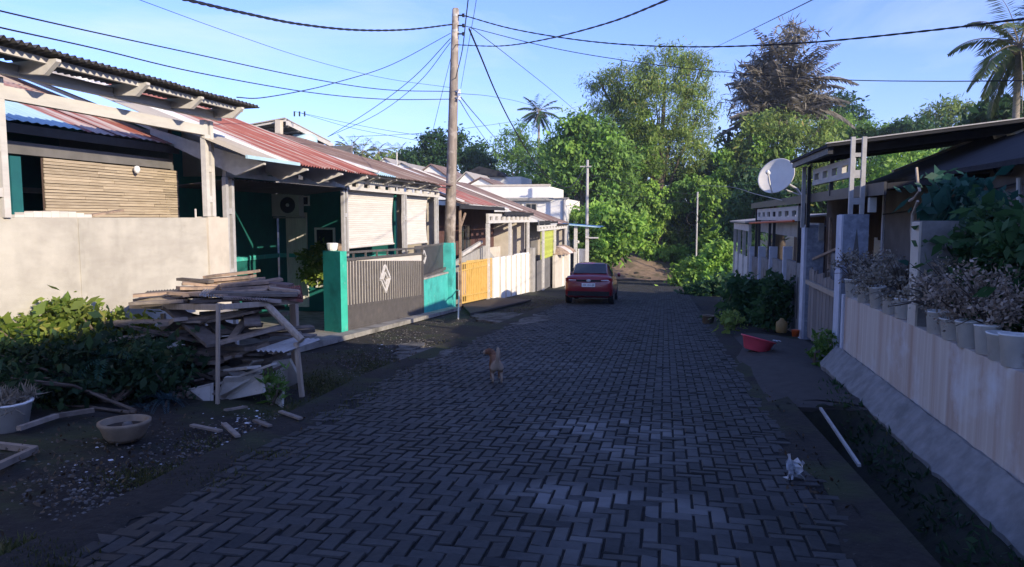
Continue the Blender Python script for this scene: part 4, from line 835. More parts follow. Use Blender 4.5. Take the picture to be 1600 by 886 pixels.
def bush(name,label,cat,base,ells,n,ls,m,nsub=30,rs=.1,bias=(0,0,-.2),group=None,stem='bark',shell=.5,asp=.5,r0=.02):
    t=thing(name,label,cat,base,group)
    stems(t,base,[e[0] for e in ells]+[(e[0][0]+e[1][0]*.5,e[0][1],e[0][2]+e[1][2]*.3) for e in ells],r0,M[stem])
    quadmesh('foliage',np.concatenate([leafquads(clumps(ells,int(n*f_),max(4,int(nsub*g_)),rs*h_,shell),ls*k_,ls*k_*asp,bias) for f_,k_,g_,h_ in ((.55,.75,1,1),(.22,1.25,.8,1.2),(.10,1.9,.5,1.5))]),L_[m],parent=t); return t
q=gx(1495,310,3.3); bush('papaya_tree','broad leaved green plant rising before the dim grey house wall','plant',(3.3,q.y,-.2),[((3.3,q.y-.2,q.z-.05),(.30,.45,.28),2),((3.35,q.y-.5,q.z-.4),(.3,.5,.3),2),((3.3,q.y-.2,q.z-.7),(.3,.5,.25),1)],760,.17,'teal',26,.12,(0,0,-.5),stem='postwood',r0=.03)
q=gx(1560,400,3.2); bush('dark_shrub','dark bushy shrub crowding behind the white pots','shrub',(3.2,q.y,-.2),[((3.15,q.y,q.z),(.35,.55,.5),2),((3.1,q.y-.7,q.z-.1),(.3,.6,.55),2),((3.05,q.y-.3,q.z-.5),(.25,.8,.3),1.5)],4200,.09,'dark',60,.1,stem='bark')
q=gg(1300,545); bush('weed_clump','leafy weed clump at the foot of the garden wall end','weeds',(2.45,12.2,zr(12.2)),[((2.5,12.2,-.35),(.2,.3,.35),1)],420,.10,'mid',14,.06)
def px_bush(label,pxs,Y,n,ls,m,base,name='verge_shrub',cat='shrub',**k):
    ells=[]
    for e in pxs:
        px,py,rx,ry=e[:4]; Yq=e[4] if len(e)>4 else Y; c=gy(px,py,Yq); ells.append((tuple(c),(rx*Yq/F,rx*Yq/F*.8,ry*Yq/F),rx*ry))
    return bush(name,label,cat,base,ells,n,ls,m,**k)
px_bush('dark leafy shrub in the shade below the white picket gate',[(1165,462,30,26),(1195,470,26,30),(1150,485,22,18)],21,4500,.16,'dark',(2.0,21,zr(21)),nsub=60,rs=.15)
px_bush('low dark shrub at the foot of the grey panel fence',[(1215,470,22,35),(1200,495,24,15)],19,2600,.12,'dark',(2.5,19,zr(19)),nsub=40,rs=.12)
px_bush('pale leafed verge plant between the grey pot and the red basin',[(1140,500,14,12)],17.5,400,.10,'olive',(1.55,17.5,zr(15.5)),nsub=12,rs=.08)
for (px,py,r,m,l) in ((1106,505,.16,'potbeige','small beige pot at the road edge, nearest the dark shrubs'),(1140,512,.2,'plinth','grey pot between the beige pot and the red basin')):
    q=gg(px,py); pot(q.x,q.y,zr(q.y)-.02,r,.24,M[m],l,'pots on the shaded verge')
# ------------------------------------------------------------------ lumber rack and pile
lr=thing('lumber_rack','rickety pole rack sheltering a heap of old planks by the grey wall','rack',(-5.4,8.2,zr(8)+.05))
P1=gg(340,632);P2=gg(472,620);t1=gy(341,474,P1.y);t2=gy(456,500,P2.y+.35)
def lg(p,q,w=.06,h=.06): return part(lr,'post',M['postwood'],lambda b:b.beam(p,q,w,h))
lg(P1,t1,.035,.035); 
part(lr,'leg',M['postwood'],lambda b:b.beam(P2,gy(463,535,P2.y),.05,.05)); P3=gy(462,548,9.5); lg(P3+Vector((0,0,-.5)),gy(459,466,9.5),.09,.09)
part(lr,'brace',M['postwood'],lambda b:b.tube([gy(412,471,8.1),gy(472,532,8.0)],.045,8)); part(lr,'brace',M['plank'],lambda b:b.beam(gy(438,545,8.6),gy(470,520,8.6),.05,.06))
part(lr,'top_rail',M['postwood'],lambda b:(b.beam(gy(408,471,9.0),gy(472,466,9.3),.07,.08),b.beam(gy(205,478,8.7),gy(345,480,7.5),.05,.07),b.beam(gy(345,480,7.5),gy(470,470,8.6),.05,.06),b.beam(gy(440,541,8.4),gy(470,538,8.4),.05,.05)))
for px in (255,316): p=gy(px,490,8.6); lg(Vector((p.x,p.y,zr(8.6)+.05)),p,.05,.05)
for i,(pts,m,l) in enumerate((
   ([(205,474,8.3),(335,462,8.0),(350,446,8.9),(230,455,9.3)],'canopysheet','torn dark corrugated sheet forming the wall end of the rack roof'),
   ([(310,462,7.7),(420,470,8.0),(425,450,9.0),(325,444,8.9)],'zinc','beige corrugated sheet across the middle of the rack roof'),
   ([(385,468,8.1),(474,466,8.5),(470,446,9.3),(395,448,9.2)],'rust','rusty corrugated sheet at the road end of the rack roof'))):
    c=[gy(*p) for p in pts]; nv=26; b=B()
    for r_ in range(2):
        for j in range(nv*3+1):
            t=j/(nv*3); p=(c[0].lerp(c[1],t) if r_==0 else c[3].lerp(c[2],t)); b.v.append(tuple(p+Vector((0,0,.012*math.sin(j*2.1)+(.02*random.uniform(-1,0) if r_==0 and random.random()<.1 else 0)))))
    for j in range(nv*3): b.f.append((j,j+1,j+nv*3+2,j+nv*3+1))
    tag(put('corrugated_sheet',b,M[m]),l,'roofing sheet','sheets on the lumber rack')
def plank(p,q,w,h,m,label,group='planks heaped in the lumber rack',name='plank',up=(0,0,1)):
    b=B(); b.beam(p,q,w,h,up); return tag(put(name,b,M[m]),label,'plank' if name=='plank' else 'board',group)
for (a,c,w,m) in (((278,450,8.2),(345,450,8.6),.20,'plankwarm'),((290,443,8.7),(410,436,8.9),.24,'plankwarm'),((345,452,8.3),(430,446,8.7),.22,'plankwarm'),((370,459,8.1),(440,456,8.4),.16,'plank'),((265,458,8.1),(352,462,7.9),.09,'plankwarm'),((395,450,8.5),(463,455,8.7),.2,'brownroof')):
    plank(gy(*a),gy(*c),w,.035,m,'sun bleached plank lying on the sheet roof of the rack','planks on top of the lumber rack')
R2=random.Random(3)
big=[((345,535,7.7),(448,508,8.1),.20),((265,533,7.8),(345,507,8.3),.18),((300,500,8.4),(322,530,8.0),.16),((325,488,8.5),(352,520,8.1),.22),((358,535,7.8),(398,480,8.5),.09),((190,556,7.9),(300,543,8.0),.1),((240,566,7.8),(345,566,7.8),.13),((350,560,7.9),(420,535,8.2),.16),((300,545,8.1),(455,548,8.3),.14),((230,520,8.6),(380,515,8.5),.14),((380,495,8.6),(450,490,8.8),.12)]
for a,c,w in big: plank(gy(*a),gy(*c),w,.035,'plank','weathered grey plank heaped in the rack under the roofing sheets')
for i in range(46):
    x=R2.uniform(-6.2,-5.0); y=R2.uniform(7.8,8.9); z=zr(8)+.10+i*.0195; L=R2.uniform(.6,1.35); a=R2.gauss(0,.5); d=Vector((math.cos(a),math.sin(a),R2.gauss(0,.16)))*L/2; c=Vector((x,y,z))
    plank(c-d,c+d,R2.uniform(.07,.24),R2.uniform(.02,.05),R2.choice(('plank','plank','plankdark')),'weathered grey plank heaped in the rack under the roofing sheets')
for (x0,y0_,Y0,x1,y1_,Y1,w,m) in ((208,462,8.0,300,455,8.4,.16,'plankwarm'),(215,468,8.2,330,462,8.3,.2,'plank'),(205,474,7.9,290,470,8.0,.12,'plank'),(230,478,8.3,345,470,8.3,.22,'plankdark'),(300,470,7.8,400,466,8.1,.24,'plankdark'),(330,458,8.0,465,460,8.4,.3,'plank'),(350,464,7.9,440,470,8.2,.2,'brownroof'),(290,460,8.1,420,452,8.5,.34,'plankwarm'),(300,450,8.5,400,444,8.8,.36,'plankwarm'),(400,462,8.3,472,468,8.6,.3,'rust'),(260,466,8.5,345,478,8.0,.12,'plank'),(380,446,8.7,440,436,9.0,.26,'plankwarm')):
    plank(gy(x0,y0_,Y0),gy(x1,y1_,Y1),w,.035,m,'sun bleached plank lying on the sheet roof of the rack','planks on top of the lumber rack')
for (x0,y0_,Y0,x1,y1_,Y1,w,m) in ((285,442,8.4,350,447,8.7,.2,'plankwarm'),(300,440,8.7,395,432,8.9,.34,'plankwarm'),(345,446,8.4,420,440,8.7,.3,'plankwarm'),(280,436,8.6,330,440,8.5,.1,'plankdark'),(325,432,8.9,400,424,9.0,.3,'plankwarm'),(395,440,8.7,455,446,8.8,.26,'brownroof'),(420,450,8.4,468,456,8.6,.22,'plankwarm')):
    plank(gy(x0,y0_,Y0),gy(x1,y1_,Y1),w,.035,m,'sun bleached plank lying on the sheet roof of the rack','planks on top of the lumber rack')
for i in range(20):
    x=R2.uniform(-6.1,-4.6); y=R2.uniform(7.55,8.3); L=R2.uniform(.35,.85); a=R2.uniform(-1.2,1.2); d=Vector((math.cos(a),math.sin(a)*.5,R2.uniform(-.3,.55)))*L/2; c=Vector((x,y,zr(8)+.10+R2.uniform(0,.32)))
    plank(c-d,c+d,R2.uniform(.06,.2),.025,R2.choice(('plankdark','plank','board')),'broken end piece jumbled at the bottom of the plank heap','broken pieces at the bottom of the heap')
for i,(poly,l) in enumerate((([(350,590),(408,588),(412,614),(352,626),(338,622)],'pale torn fibre board leaning at the foot of the rack'),([(425,566),(452,562),(470,596),(448,606),(428,592)],'pale fibre board under the road end of the rack'),([(415,600),(442,604),(440,640),(418,636)],'pale curled board standing by the rack leg'),([(290,610),(330,600),(330,640),(300,645)],'dim pale board in the weeds below the rack'))):
    Y=[7.5,8.1,7.6,7.4][i]; b=B(); b.prism([gy(x,y,Y+.15*(k%2)) for k,(x,y) in enumerate(poly)],(.01,.03,.012)); tag(put('fibre_board',b,M['board']),l,'board','boards around the lumber rack')
b=B(); b.corr(gy(398,548,7.9),(.35,.5,.12),(1,-.1,.02),.5,.42,.07,.014,rows=3); tag(put('corrugated_scrap',b,M['steelgrey']),'small grey corrugated scrap stuck in the plank heap','sheet scrap')
for k,(a_,b_2) in enumerate((((352,648),(385,641)),((372,690),(350,668)),((398,664),(422,672)),((300,672),(345,680)),((438,650),(470,660)))): plank(gg(*a_)+Vector((0,0,.05)),gg(*b_2)+Vector((0,0,.04)),.05,.02,'plank','short broken slat dropped on the dark soil below the rack','broken slats below the rack')
# ------------------------------------------------------------------ pots, frame and plants in the near verge
q=gg(8,678); pot(q.x,q.y,q.z+.02,.235,.29,M['potwhite'],'big streaked white pot with dry grass among the verge plants',None); P=clumps([((q.x,q.y,q.z+.30),(.23,.23,.07),1)],900,20,.05,.1); tag(quadmesh('dry_grass',leafquads(P,.11,.012,(0,0,.6)),L_['dry'],origin=(q.x,q.y,q.z+.30)),'dry grass sprouting from the big streaked white pot','grass')
q=gg(196,690); bp_=thing('bowl_planter','wide beige cement bowl planter with chipped rim on dark soil','plant pot',(q.x,q.y,q.z)); o_=Vector((q.x,q.y,q.z+.02))
part(bp_,'bowl',M['potbeige'],lambda b:b.lathe([(0,0),(.14,0),(.17,.04),(.20,.12),(.222,.155),(.222,.175),(.19,.175),(.178,.12),(.14,.1)],o_,24),smooth=True); part(bp_,'soil',M['soil'],lambda b:b.lathe([(0,.135),(.1,.13),(.185,.12)],o_,14)); part(bp_,'stone',M['stone'],lambda b:b.lathe([(0,.05),(.035,.04),(.045,.018),(.03,0)],o_+Vector((.03,0,.12)),8))
wfm=thing('broken_frame','broken timber frame lying on the dark soil before the white pot','frame',gg(25,722)); a,c,d=gg(-15,705),gg(56,713),gg(-12,745)
for p,q2 in ((a,c),(c,d)): part(wfm,'rail',M['plank'],lambda b:b.beam(p+Vector((0,0,.06)),q2+Vector((0,0,.06)),.05,.05))
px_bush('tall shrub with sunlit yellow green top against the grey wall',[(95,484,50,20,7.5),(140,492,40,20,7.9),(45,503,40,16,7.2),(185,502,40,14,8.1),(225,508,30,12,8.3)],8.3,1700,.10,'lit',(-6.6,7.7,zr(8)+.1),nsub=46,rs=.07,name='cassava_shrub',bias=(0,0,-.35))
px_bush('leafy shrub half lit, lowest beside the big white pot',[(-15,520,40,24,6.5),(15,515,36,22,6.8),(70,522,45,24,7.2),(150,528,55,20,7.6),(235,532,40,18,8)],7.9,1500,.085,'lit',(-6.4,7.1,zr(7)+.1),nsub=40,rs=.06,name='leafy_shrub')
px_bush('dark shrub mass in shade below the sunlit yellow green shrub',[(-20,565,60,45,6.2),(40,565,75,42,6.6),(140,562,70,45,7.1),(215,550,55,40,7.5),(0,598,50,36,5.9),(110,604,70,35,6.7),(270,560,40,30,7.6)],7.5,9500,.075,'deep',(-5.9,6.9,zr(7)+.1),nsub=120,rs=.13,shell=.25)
px_bush('dark weedy shrub beside the plank heap',[(250,595,45,35),(190,600,40,35),(110,625,45,28),(225,560,30,30)],7.1,3600,.075,'deep',(-5.3,7.2,zr(7.2)+.1),nsub=70,rs=.07)
px_bush('small green weed growing at the leg of the rack',[(428,602,20,24)],7.7,700,.07,'mid',(-4.4,7.7,zr(7.7)),nsub=16,rs=.05,bias=(0,0,.5),asp=.22)
def frondplant(label,px,py,Y,n,L,m,name='fern',gnd=None,lw=.012):
    c=gy(px,py,Y); t=thing(name,label,'plant',(c.x,c.y,zr(Y)+.05)); s=B(); s.tube([(c.x,c.y,zr(Y)+.05),(c.x+.03,c.y,c.z)],[.02,.012],6); put('stem',s,M['bark'],parent=t)
    Vs=[]
    for i in range(n):
        a=2*math.pi*i/n+random.uniform(-.3,.3); e=random.uniform(.2,1.0); d=np.array((math.cos(a)*math.cos(e),math.sin(a)*math.cos(e),math.sin(e))); p=np.array(c); 
        for k in range(12):
            f=k/11; p=p+d*L/12; d=nrm(d+np.array((0,0,-.13))); sd=nrm(np.cross(d,(0,0,1)))
            for s_ in (-1,1):
                ax=nrm(d*.7+sd*s_)*L*.28*(1-.6*f); w=d*lw; Vs.append([p-w,p+ax*.5-w*.2+w,p+ax,p+ax*.5-w])
    quadmesh('fronds',np.array(Vs),L_[m],parent=t); return t
frondplant('feathery blue green fern arching over the bowl planter',165,560,7.0,13,.42,'teal')
frondplant('second smaller feathery fern beside the streaked white pot',115,590,6.8,10,.32,'teal')
frondplant('bluish spiky plant in the soil below the plank heap',258,625,6.9,14,.26,'bluish',name='spiky_plant',lw=.008)
frondplant('bluish spiky plant partly hidden by the bowl planter rim',225,640,6.8,10,.2,'bluish',name='spiky_plant',lw=.008)
px_bush('thin pale weed stalk standing behind the bowl planter',[(95,600,10,14),(80,640,8,30)],6.6,160,.06,'olive',(-5.4,6.6,zr(6.6)+.05),nsub=10,rs=.04,name='weed_stalk')
for i,(a,c) in enumerate((((80,670),(148,662)),((30,690),(90,672)))):
    plank(gg(*a)+Vector((0,0,.12)),gg(*c)+Vector((0,0,.14)),.05,.04,'plank',['pale stick lying behind the bowl planter','grey stick lying between the two planters'][i],'sticks in the near verge')
# stuff: grass, rubble, litter
def scat(regs):
    out=[]
    for (px,py,rx,ry,n) in regs:
        for _ in range(n):
            x=px+random.gauss(0,rx*.5); y=py+random.gauss(0,ry*.5)
            if y>415:
                p=gg(x,min(y,1000)); out.append((p.x,p.y,zg(p.x,p.y)-.03))
    return np.array(out)
P=scat([(545,608,70,22,2600),(500,600,40,16,1200),(580,575,25,12,500),(270,745,110,22,2600),(40,868,90,26,2600),(420,710,60,10,500),(700,540,40,10,500),(620,575,90,22,1500),(560,560,60,16,700),(480,640,70,18,1400),(790,482,70,12,900),(880,470,40,6,500),(1110,500,40,16,500),(830,470,40,10,900),(850,480,50,12,700),(790,490,50,8,400),(1330,690,40,20,700),(1310,600,12,20,400),(1280,690,30,20,300),(330,690,60,20,300)])
o=quadmesh('verge_grass',leafquads(P,.055,.009,(0,0,.7)),L_['grass'],kind='stuff',origin=(0,0,0)); o['label']='short patchy grass along both road verges'
W=[]
for _ in range(900):
    y=random.uniform(3.5,10.5); t_=random.random(); x=2.0+.33*t_; zb2=zg(2.0,y); W.append((x,y,zb2+(-.53-zb2)*min(1,(x-1.85)/.5)**.8))
o=quadmesh('ditch_weeds',np.concatenate([leafquads(np.array(W),.08,.02,(-.3,0,.7)),leafquads(np.array(W[:260]),.07,.04,(-.4,0,.2))]),L_['deep'],kind='stuff',origin=(0,0,0)); o['label']='low dark weeds along the inner bank of the ditch'
P=scat([(180,720,190,70,420),(300,690,180,50,300),(60,760,120,60,220),(420,660,80,40,160),(1230,600,60,50,400),(600,560,100,30,500),(1280,720,60,60,300)])
o=quadmesh('leaf_litter',leafquads(P+np.array((0,0,.035)),.035,.02,(0,0,0),face=(0,0,1)),leafmat('dead_leaf',(.03,.022,.014),(.11,.075,.045),trans=.1),kind='stuff',origin=(0,0,0)); o['label']='dead leaves strewn over the dark soil'
def chips(name,P,s0,s1,m,label,flat=.5):
    Vs=[]
    b=B(); R=random.Random(5)
    for p in P:
        s=R.uniform(s0,s1)*R.uniform(.5,1); a=R.uniform(0,6.28); c,d=math.cos(a)*s,math.sin(a)*s; h=s*flat*R.uniform(.5,1); z=p[2]+.012
        k=[R.uniform(.6,1.2) for _ in range(4)]
        q=[(p[0]+c*k[0],p[1]+d*k[0]),(p[0]-d*k[1],p[1]+c*k[1]),(p[0]-c*k[2],p[1]-d*k[2]),(p[0]+d*k[3],p[1]-c*k[3])]
        b.add([(x,y,z) for x,y in q]+[(p[0]+(x-p[0])*.6,p[1]+(y-p[1])*.6,z+h) for x,y in q],[(4,5,6,7),(0,1,5,4),(1,2,6,5),(2,3,7,6),(3,0,4,7)])
    o=put(name,b,m,kind='stuff'); o['label']=label; return o
chips('rubble',scat([(650,545,60,18,700),(600,560,90,22,700),(560,590,60,20,120),(300,700,140,35,380),(150,770,130,50,420),(420,670,60,25,260),(620,520,80,14,260),(760,500,60,10,160),(680,500,60,12,120),(1100,470,30,20,80),(1230,620,50,30,140),(1140,530,40,25,120)]),.006,.028,M['stone'],'small broken stones scattered on the verges')
chips('litter',scat([(380,655,60,18,34),(200,740,120,40,34),(260,760,80,40,14),(650,540,60,16,40),(400,690,60,20,10),(560,700,120,60,10),(1260,590,40,40,12),(800,690,200,90,10),(1210,660,60,60,8)]),.008,.032,M['litter'],'pale scraps of litter scattered on the soil',.25)
def leafless(px,py,n):
    return None
for i,(pts,l) in enumerate((([(640,548),(690,538),(700,556),(640,566),(610,560)],'broken pale cement patch in the verge before the sliding gate'),([(738,490),(800,488),(850,492),(872,500),(800,508),(745,500)],'grey cement patch at the driveway of the yellow gate'),([(610,540),(650,533),(660,545),(620,552)],'small broken cement patch nearest the teal pillar'))):
    P=[gg(*p) for p in pts]; R6=random.Random(i); P=[P[k].lerp(P[(k+1)%len(P)],t)+Vector((R6.uniform(-.10,.10),R6.uniform(-.25,.25),0)) for k in range(len(P)) for t in (0,.2,.4,.6,.8)]; patch('cement_patch',[(p.x,p.y) for p in P],.006,M['slabdark'],l,'pavement')
b=B(); b.prism([gg(735,492)+Vector((0,0,.0)),gg(830,470),gg(770,466),gg(722,478)],(0,0,.05)); tag(put('driveway_slab',b,M['ramp']),'dark earth stained driveway slab before the yellow gate','pavement')
# ------------------------------------------------------------------ car
M['carred']=mat('dark_red_car_paint',(.21,.010,.016),(.19,.009,.014),rough=.28,bump=0,spec=.5,coat=.6)
M['carglass']=mat('tinted_car_glass',(.012,.016,.025),(.012,.016,.025),rough=.05,bump=0,spec=.7)
M['tyre']=mat('tyre_rubber',(.02,.02,.02),(.015,.015,.015),rough=.9,bump=0); M['rim']=mat('alloy_rim',(.4,.4,.42),(.35,.35,.37),rough=.35,metal=.8,bump=0)
M['lampred']=mat('red_lamp_lens',(.30,.01,.015),(.28,.01,.012),rough=.15,bump=0,spec=.6); M['lampclear']=mat('clear_lamp_lens',(.65,.65,.7),(.6,.6,.65),rough=.15,bump=0); M['plate']=mat('white_number_plate',(.75,.75,.75),(.7,.7,.7),rough=.5,bump=0); M['plateink']=mat('plate_lettering',(.03,.03,.035),(.03,.03,.035),bump=0)
car=thing('parked_car','dark red four door saloon car parked by the cream wall, seen from behind','car',(-2.80,27.6,zr(27.6)),rz=math.radians(1)); car.scale=(1.07,1.07,1.07); car.rotation_euler=(-math.atan(S),0,math.radians(1))
def loft(sts,m,name,smooth=True):
    b=B(); n=len(sts[0])
    for ring in sts: b.v+=ring
    for i in range(len(sts)-1):
        for k in range(n-1): a=i*n+k; b.f.append((a,a+1,a+n+1,a+n))
    b.f.append(tuple(range(n-1,-1,-1))); b.f.append(tuple((len(sts)-1)*n+k for k in range(n)))
    return put(name,b,m,parent=car,local=True,smooth=smooth)
def ring(y,w,zb,zt,crown=.03,tuck=.9):
    h=[(0,zb),(w*.80,zb),(w*.97,zb+.10),(w,zb+(zt-zb)*.45),(w*.985,zb+(zt-zb)*.72),(w*tuck,zt-.015),(w*tuck*.85,zt+.012),(0,zt+crown)]
    return [(-x,y,z) for x,z in h[1:][::-1]][0:]+[] if False else [(-x,y,z) for x,z in reversed(h[1:-1])][::-1] and ([(x,y,z) for x,z in h]+[(-x,y,z) for x,z in reversed(h[1:-1])]+[(h[0][0],y,h[0][1])])
body=[ring(0.0,.70,.38,.80,.02,.92),ring(.04,.80,.27,.90,.02,.92),ring(.18,.855,.22,.99,.03,.90),ring(.6,.865,.2,1.0,.03,.9),ring(1.0,.865,.2,.95,.02,.92),ring(2.2,.865,.2,.93,.01,.93),ring(3.2,.865,.2,.92,.02,.92),ring(3.9,.84,.22,.84,.04,.88),ring(4.25,.76,.26,.72,.04,.85),ring(4.4,.6,.34,.6,.02,.85)]
loft(body,M['carred'],'body')
def gring(y,wb,zb,wt,zt): 
    h=[(0,zb),(wb,zb),(wb*.97,zb+.05),(wt*1.04,zt-.08),(wt,zt-.025),(wt*.8,zt),(0,zt+.02)]; return [(x,y,z) for x,z in h]+[(-x,y,z) for x,z in reversed(h[1:-1])]+[(0,y,zb)]
loft([gring(.42,.70,.93,.66,.99),gring(.75,.74,.92,.60,1.18),gring(1.12,.76,.9,.57,1.40),gring(1.5,.77,.9,.56,1.465),gring(2.1,.77,.9,.56,1.475),gring(2.6,.76,.9,.55,1.42),gring(3.0,.74,.9,.58,1.20),gring(3.45,.70,.88,.62,.93)],M['carred'],'cabin')
def cquad(name,pts,m,vec): 
    b=B(); b.prism(pts,vec); return put(name,b,M[m],parent=car,local=True)
cquad('rear_window',[(-.60,.545,1.075),(.60,.545,1.075),(.53,1.10,1.405),(-.53,1.10,1.405)],'carglass',(0,-.03,.02))
for s in (-1,1):
    cquad('side_window',[(s*.755,1.25,.985),(s*.755,2.15,.985),(s*.60,2.10,1.38),(s*.60,1.55,1.39)],'carglass',(s*.02,0,.005)); cquad('side_window',[(s*.755,2.2,.985),(s*.745,3.05,.975),(s*.61,2.62,1.34),(s*.60,2.16,1.38)],'carglass',(s*.02,0,.005))
    tl=cquad('tail_light',[(s*.42,.03,.80),(s*.82,.10,.80),(s*.845,.17,.90),(s*.80,.06,.93),(s*.42,.0,.90)],'lampred',(0,-.035,0)); b=B(); b.prism([(s*.44,-.045,.84),(s*.70,-.02,.84),(s*.70,-.02,.875),(s*.44,-.045,.865)],(0,-.01,0)); put('clear_lens',b,M['lampclear'],parent=tl,local=True)
    cquad('reflector',[(s*.5,.0,.42),(s*.72,.03,.42),(s*.74,.03,.46),(s*.5,.0,.46)],'lampred',(0,-.02,0))
    b=B(); b.lathe([(0,-.06),(.07,-.05),(.09,0),(.07,.05),(0,.06)],(s*.93,3.0,1.0),8,Matrix.Rotation(1.57,3,'Y')); put('mirror',b,M['carred'],parent=car,local=True,smooth=True)
    for y in (.72,3.5):
        Rw=Matrix.Rotation(math.pi/2,3,'Y'); b=B(); b.lathe([(.19,-.10),(.29,-.10),(.31,-.07),(.31,.07),(.29,.10),(.19,.10)],(s*.765,y,.31),22,Rw); w=put('wheel',b,M['tyre'],parent=car,local=True,smooth=True); b=B(); b.lathe([(0,.05),(.05,.06),(.19,.095*1),(.2,.05)] if s>0 else [(0,-.05),(.05,-.06),(.19,-.095),(.2,-.05)],(s*.765,y,.31),14,Rw); put('rim',b,M['rim'],parent=w,local=True)
    b=B(); b.box(s*.862-.012,s*.862+.012,1.35,1.55,.83,.86); b.box(s*.862-.012,s*.862+.012,2.25,2.45,.83,.86); put('door_handle',b,M['carred'],parent=car,local=True)
cquad('lower_bumper',[(-.72,.0,.30),(.72,.0,.30),(.74,.0,.46),(-.74,.0,.46)],'tyre',(0,-.025,0)); cquad('boot_strip',[(-.42,.0,.80),(.42,.0,.80),(.42,.0,.865),(-.42,.0,.865)],'tyre',(0,-.035,0))
pl=cquad('number_plate',[(-.235,-.028,.615),(.235,-.028,.615),(.235,-.028,.745),(-.235,-.028,.745)],'plate',(0,-.012,0))
tx=bpy.data.curves.new('plate_text','FONT'); tx.body='DB 1213 JB'; tx.size=.085; tx.align_x='CENTER'; tx.extrude=.002; tob=bpy.data.objects.new('tmp_text',tx); COL.objects.link(tob); tmesh=bpy.data.meshes.new_from_object(tob.evaluated_get(bpy.context.evaluated_depsgraph_get())); bpy.data.objects.remove(tob); to=bpy.data.objects.new('plate_lettering',tmesh); COL.objects.link(to); tmesh.materials.clear(); to.parent=pl; to.location=(0,-.043,.652); to.rotation_euler=(math.pi/2,0,0); tmesh.materials.append(M['plateink'])
b=B(); b.lathe([(0,.012),(.05,.012),(.075,.0)],(0,-.04,.835),14,Matrix.Rotation(math.pi/2,3,'X')@Matrix.Diagonal((1.1,.7,1))); put('badge',b,M['rim'],parent=car,local=True)
# ------------------------------------------------------------------ dog
dm=bpy.data.meshes.new('dog'); V=[];Ed=[];Rr=[]
def ch(pts,parent=None):
    last=parent
    for (x,y,z,r) in pts:
        V.append((x,y,z));Rr.append(r)
        if last is not None: Ed.append((last,len(V)-1))
        last=len(V)-1
    return last
spine=ch([(0,-.17,.265,.066),(0,-.06,.265,.060),(0,.06,.262,.07),(0,.15,.275,.066)])
nk=ch([(-.012,.19,.325,.058),(-.04,.205,.375,.058),(-.08,.215,.395,.056),(-.128,.226,.378,.034),(-.168,.236,.366,.024)],spine)
ch([(0,-.225,.30,.026),(.005,-.245,.37,.030),(.01,-.235,.44,.032),(.012,-.215,.50,.018)],0)
for s in (-1,1):
    ch([(s*.05,-.175,.20,.05),(s*.058,-.125,.145,.028),(s*.058,-.205,.085,.017),(s*.058,-.195,.028,.017),(s*.058,-.165,.014,.017)],0)
    yo=.03*s; ch([(s*.05,.13,.20,.036),(s*.055,.115+yo,.145,.024),(s*.055,.12+yo,.075,.016),(s*.055,.125+yo,.024,.016),(s*.055,.15+yo,.013,.016)],spine)
dm.from_pydata(V,Ed,[]); do=bpy.data.objects.new('tmp_dog',dm); COL.objects.link(do)
sk=do.modifiers.new('s','SKIN'); do.modifiers.new('u','SUBSURF').levels=2
for i,r in enumerate(Rr): dm.skin_vertices[0].data[i].radius=(r,r)
dm.skin_vertices[0].data[0].use_root=True
dg_=bpy.context.evaluated_depsgraph_get(); nm=bpy.data.meshes.new_from_object(do.evaluated_get(dg_)); bpy.data.objects.remove(do)
nm.polygons.foreach_set('use_smooth',[True]*len(nm.polygons)); nm.materials.clear()
def dogmat():
    m=mat('dog_coat',(.24,.115,.062),(.13,.06,.035),sc_=30,rough=.95,bump=.3); nt=m.node_tree; L=nt.links; b=nt.nodes['Principled BSDF']; src=b.inputs['Base Color'].links[0].from_socket
    tcn=nn(nt,'ShaderNodeTexCoord'); sx=nn(nt,'ShaderNodeSeparateXYZ'); L.new(tcn.outputs['Object'],sx.inputs[0])
    def fac(out,a,c):
        r=nn(nt,'ShaderNodeMapRange'); r.inputs[1].default_value=a; r.inputs[2].default_value=c; L.new(sx.outputs[out],r.inputs[0]); return r.outputs[0]
    col=src
    for f in (fac(1,-.10,-.18),fac(2,.06,.03),fac(0,-.125,-.145)):
        x=nn(nt,'ShaderNodeMix',data_type='RGBA'); L.new(f,x.inputs[0]); L.new(col,x.inputs[6]); x.inputs[7].default_value=(.30,.23,.165,1); col=x.outputs[2]
    L.new(col,b.inputs['Base Color']); return m
dq=gg(775,596); dog=bpy.data.objects.new('dog',nm); COL.objects.link(dog); nm.materials.append(dogmat()); dog.location=(dq.x,dq.y,zr(dq.y)-.0); dog.rotation_euler=(-math.atan(S),0,math.radians(18)); tag(dog,'small tan dog with pale rump and raised tail standing on the paving, looking aside','dog')
b=B()
for p,d in (((-.07,.172,.43),(.0,-.03,-.06)),((-.07,.262,.425),(0,.03,-.06))):
    b.tube([p,Vector(p)+Vector(d)*.6,Vector(p)+Vector(d)*1.2],[.018,.022,.006],6)
put('ears',b,mat('dog_ear_coat',(.17,.08,.045),(.12,.055,.03),sc_=30),parent=dog,local=True,smooth=True)
b=B(); b.lathe([(0,.012),(.011,.0),(0,-.012)],(-.192,.241,.372),8); put('nose',b,M['tyre'],parent=dog,local=True,smooth=True)
b=B(); b.lathe([(0,.008),(.008,0),(0,-.008)],(-.122,.192,.402),8); b.lathe([(0,.008),(.008,0),(0,-.008)],(-.119,.258,.402),8); put('eyes',b,M['carglass'],parent=dog,local=True,smooth=True)
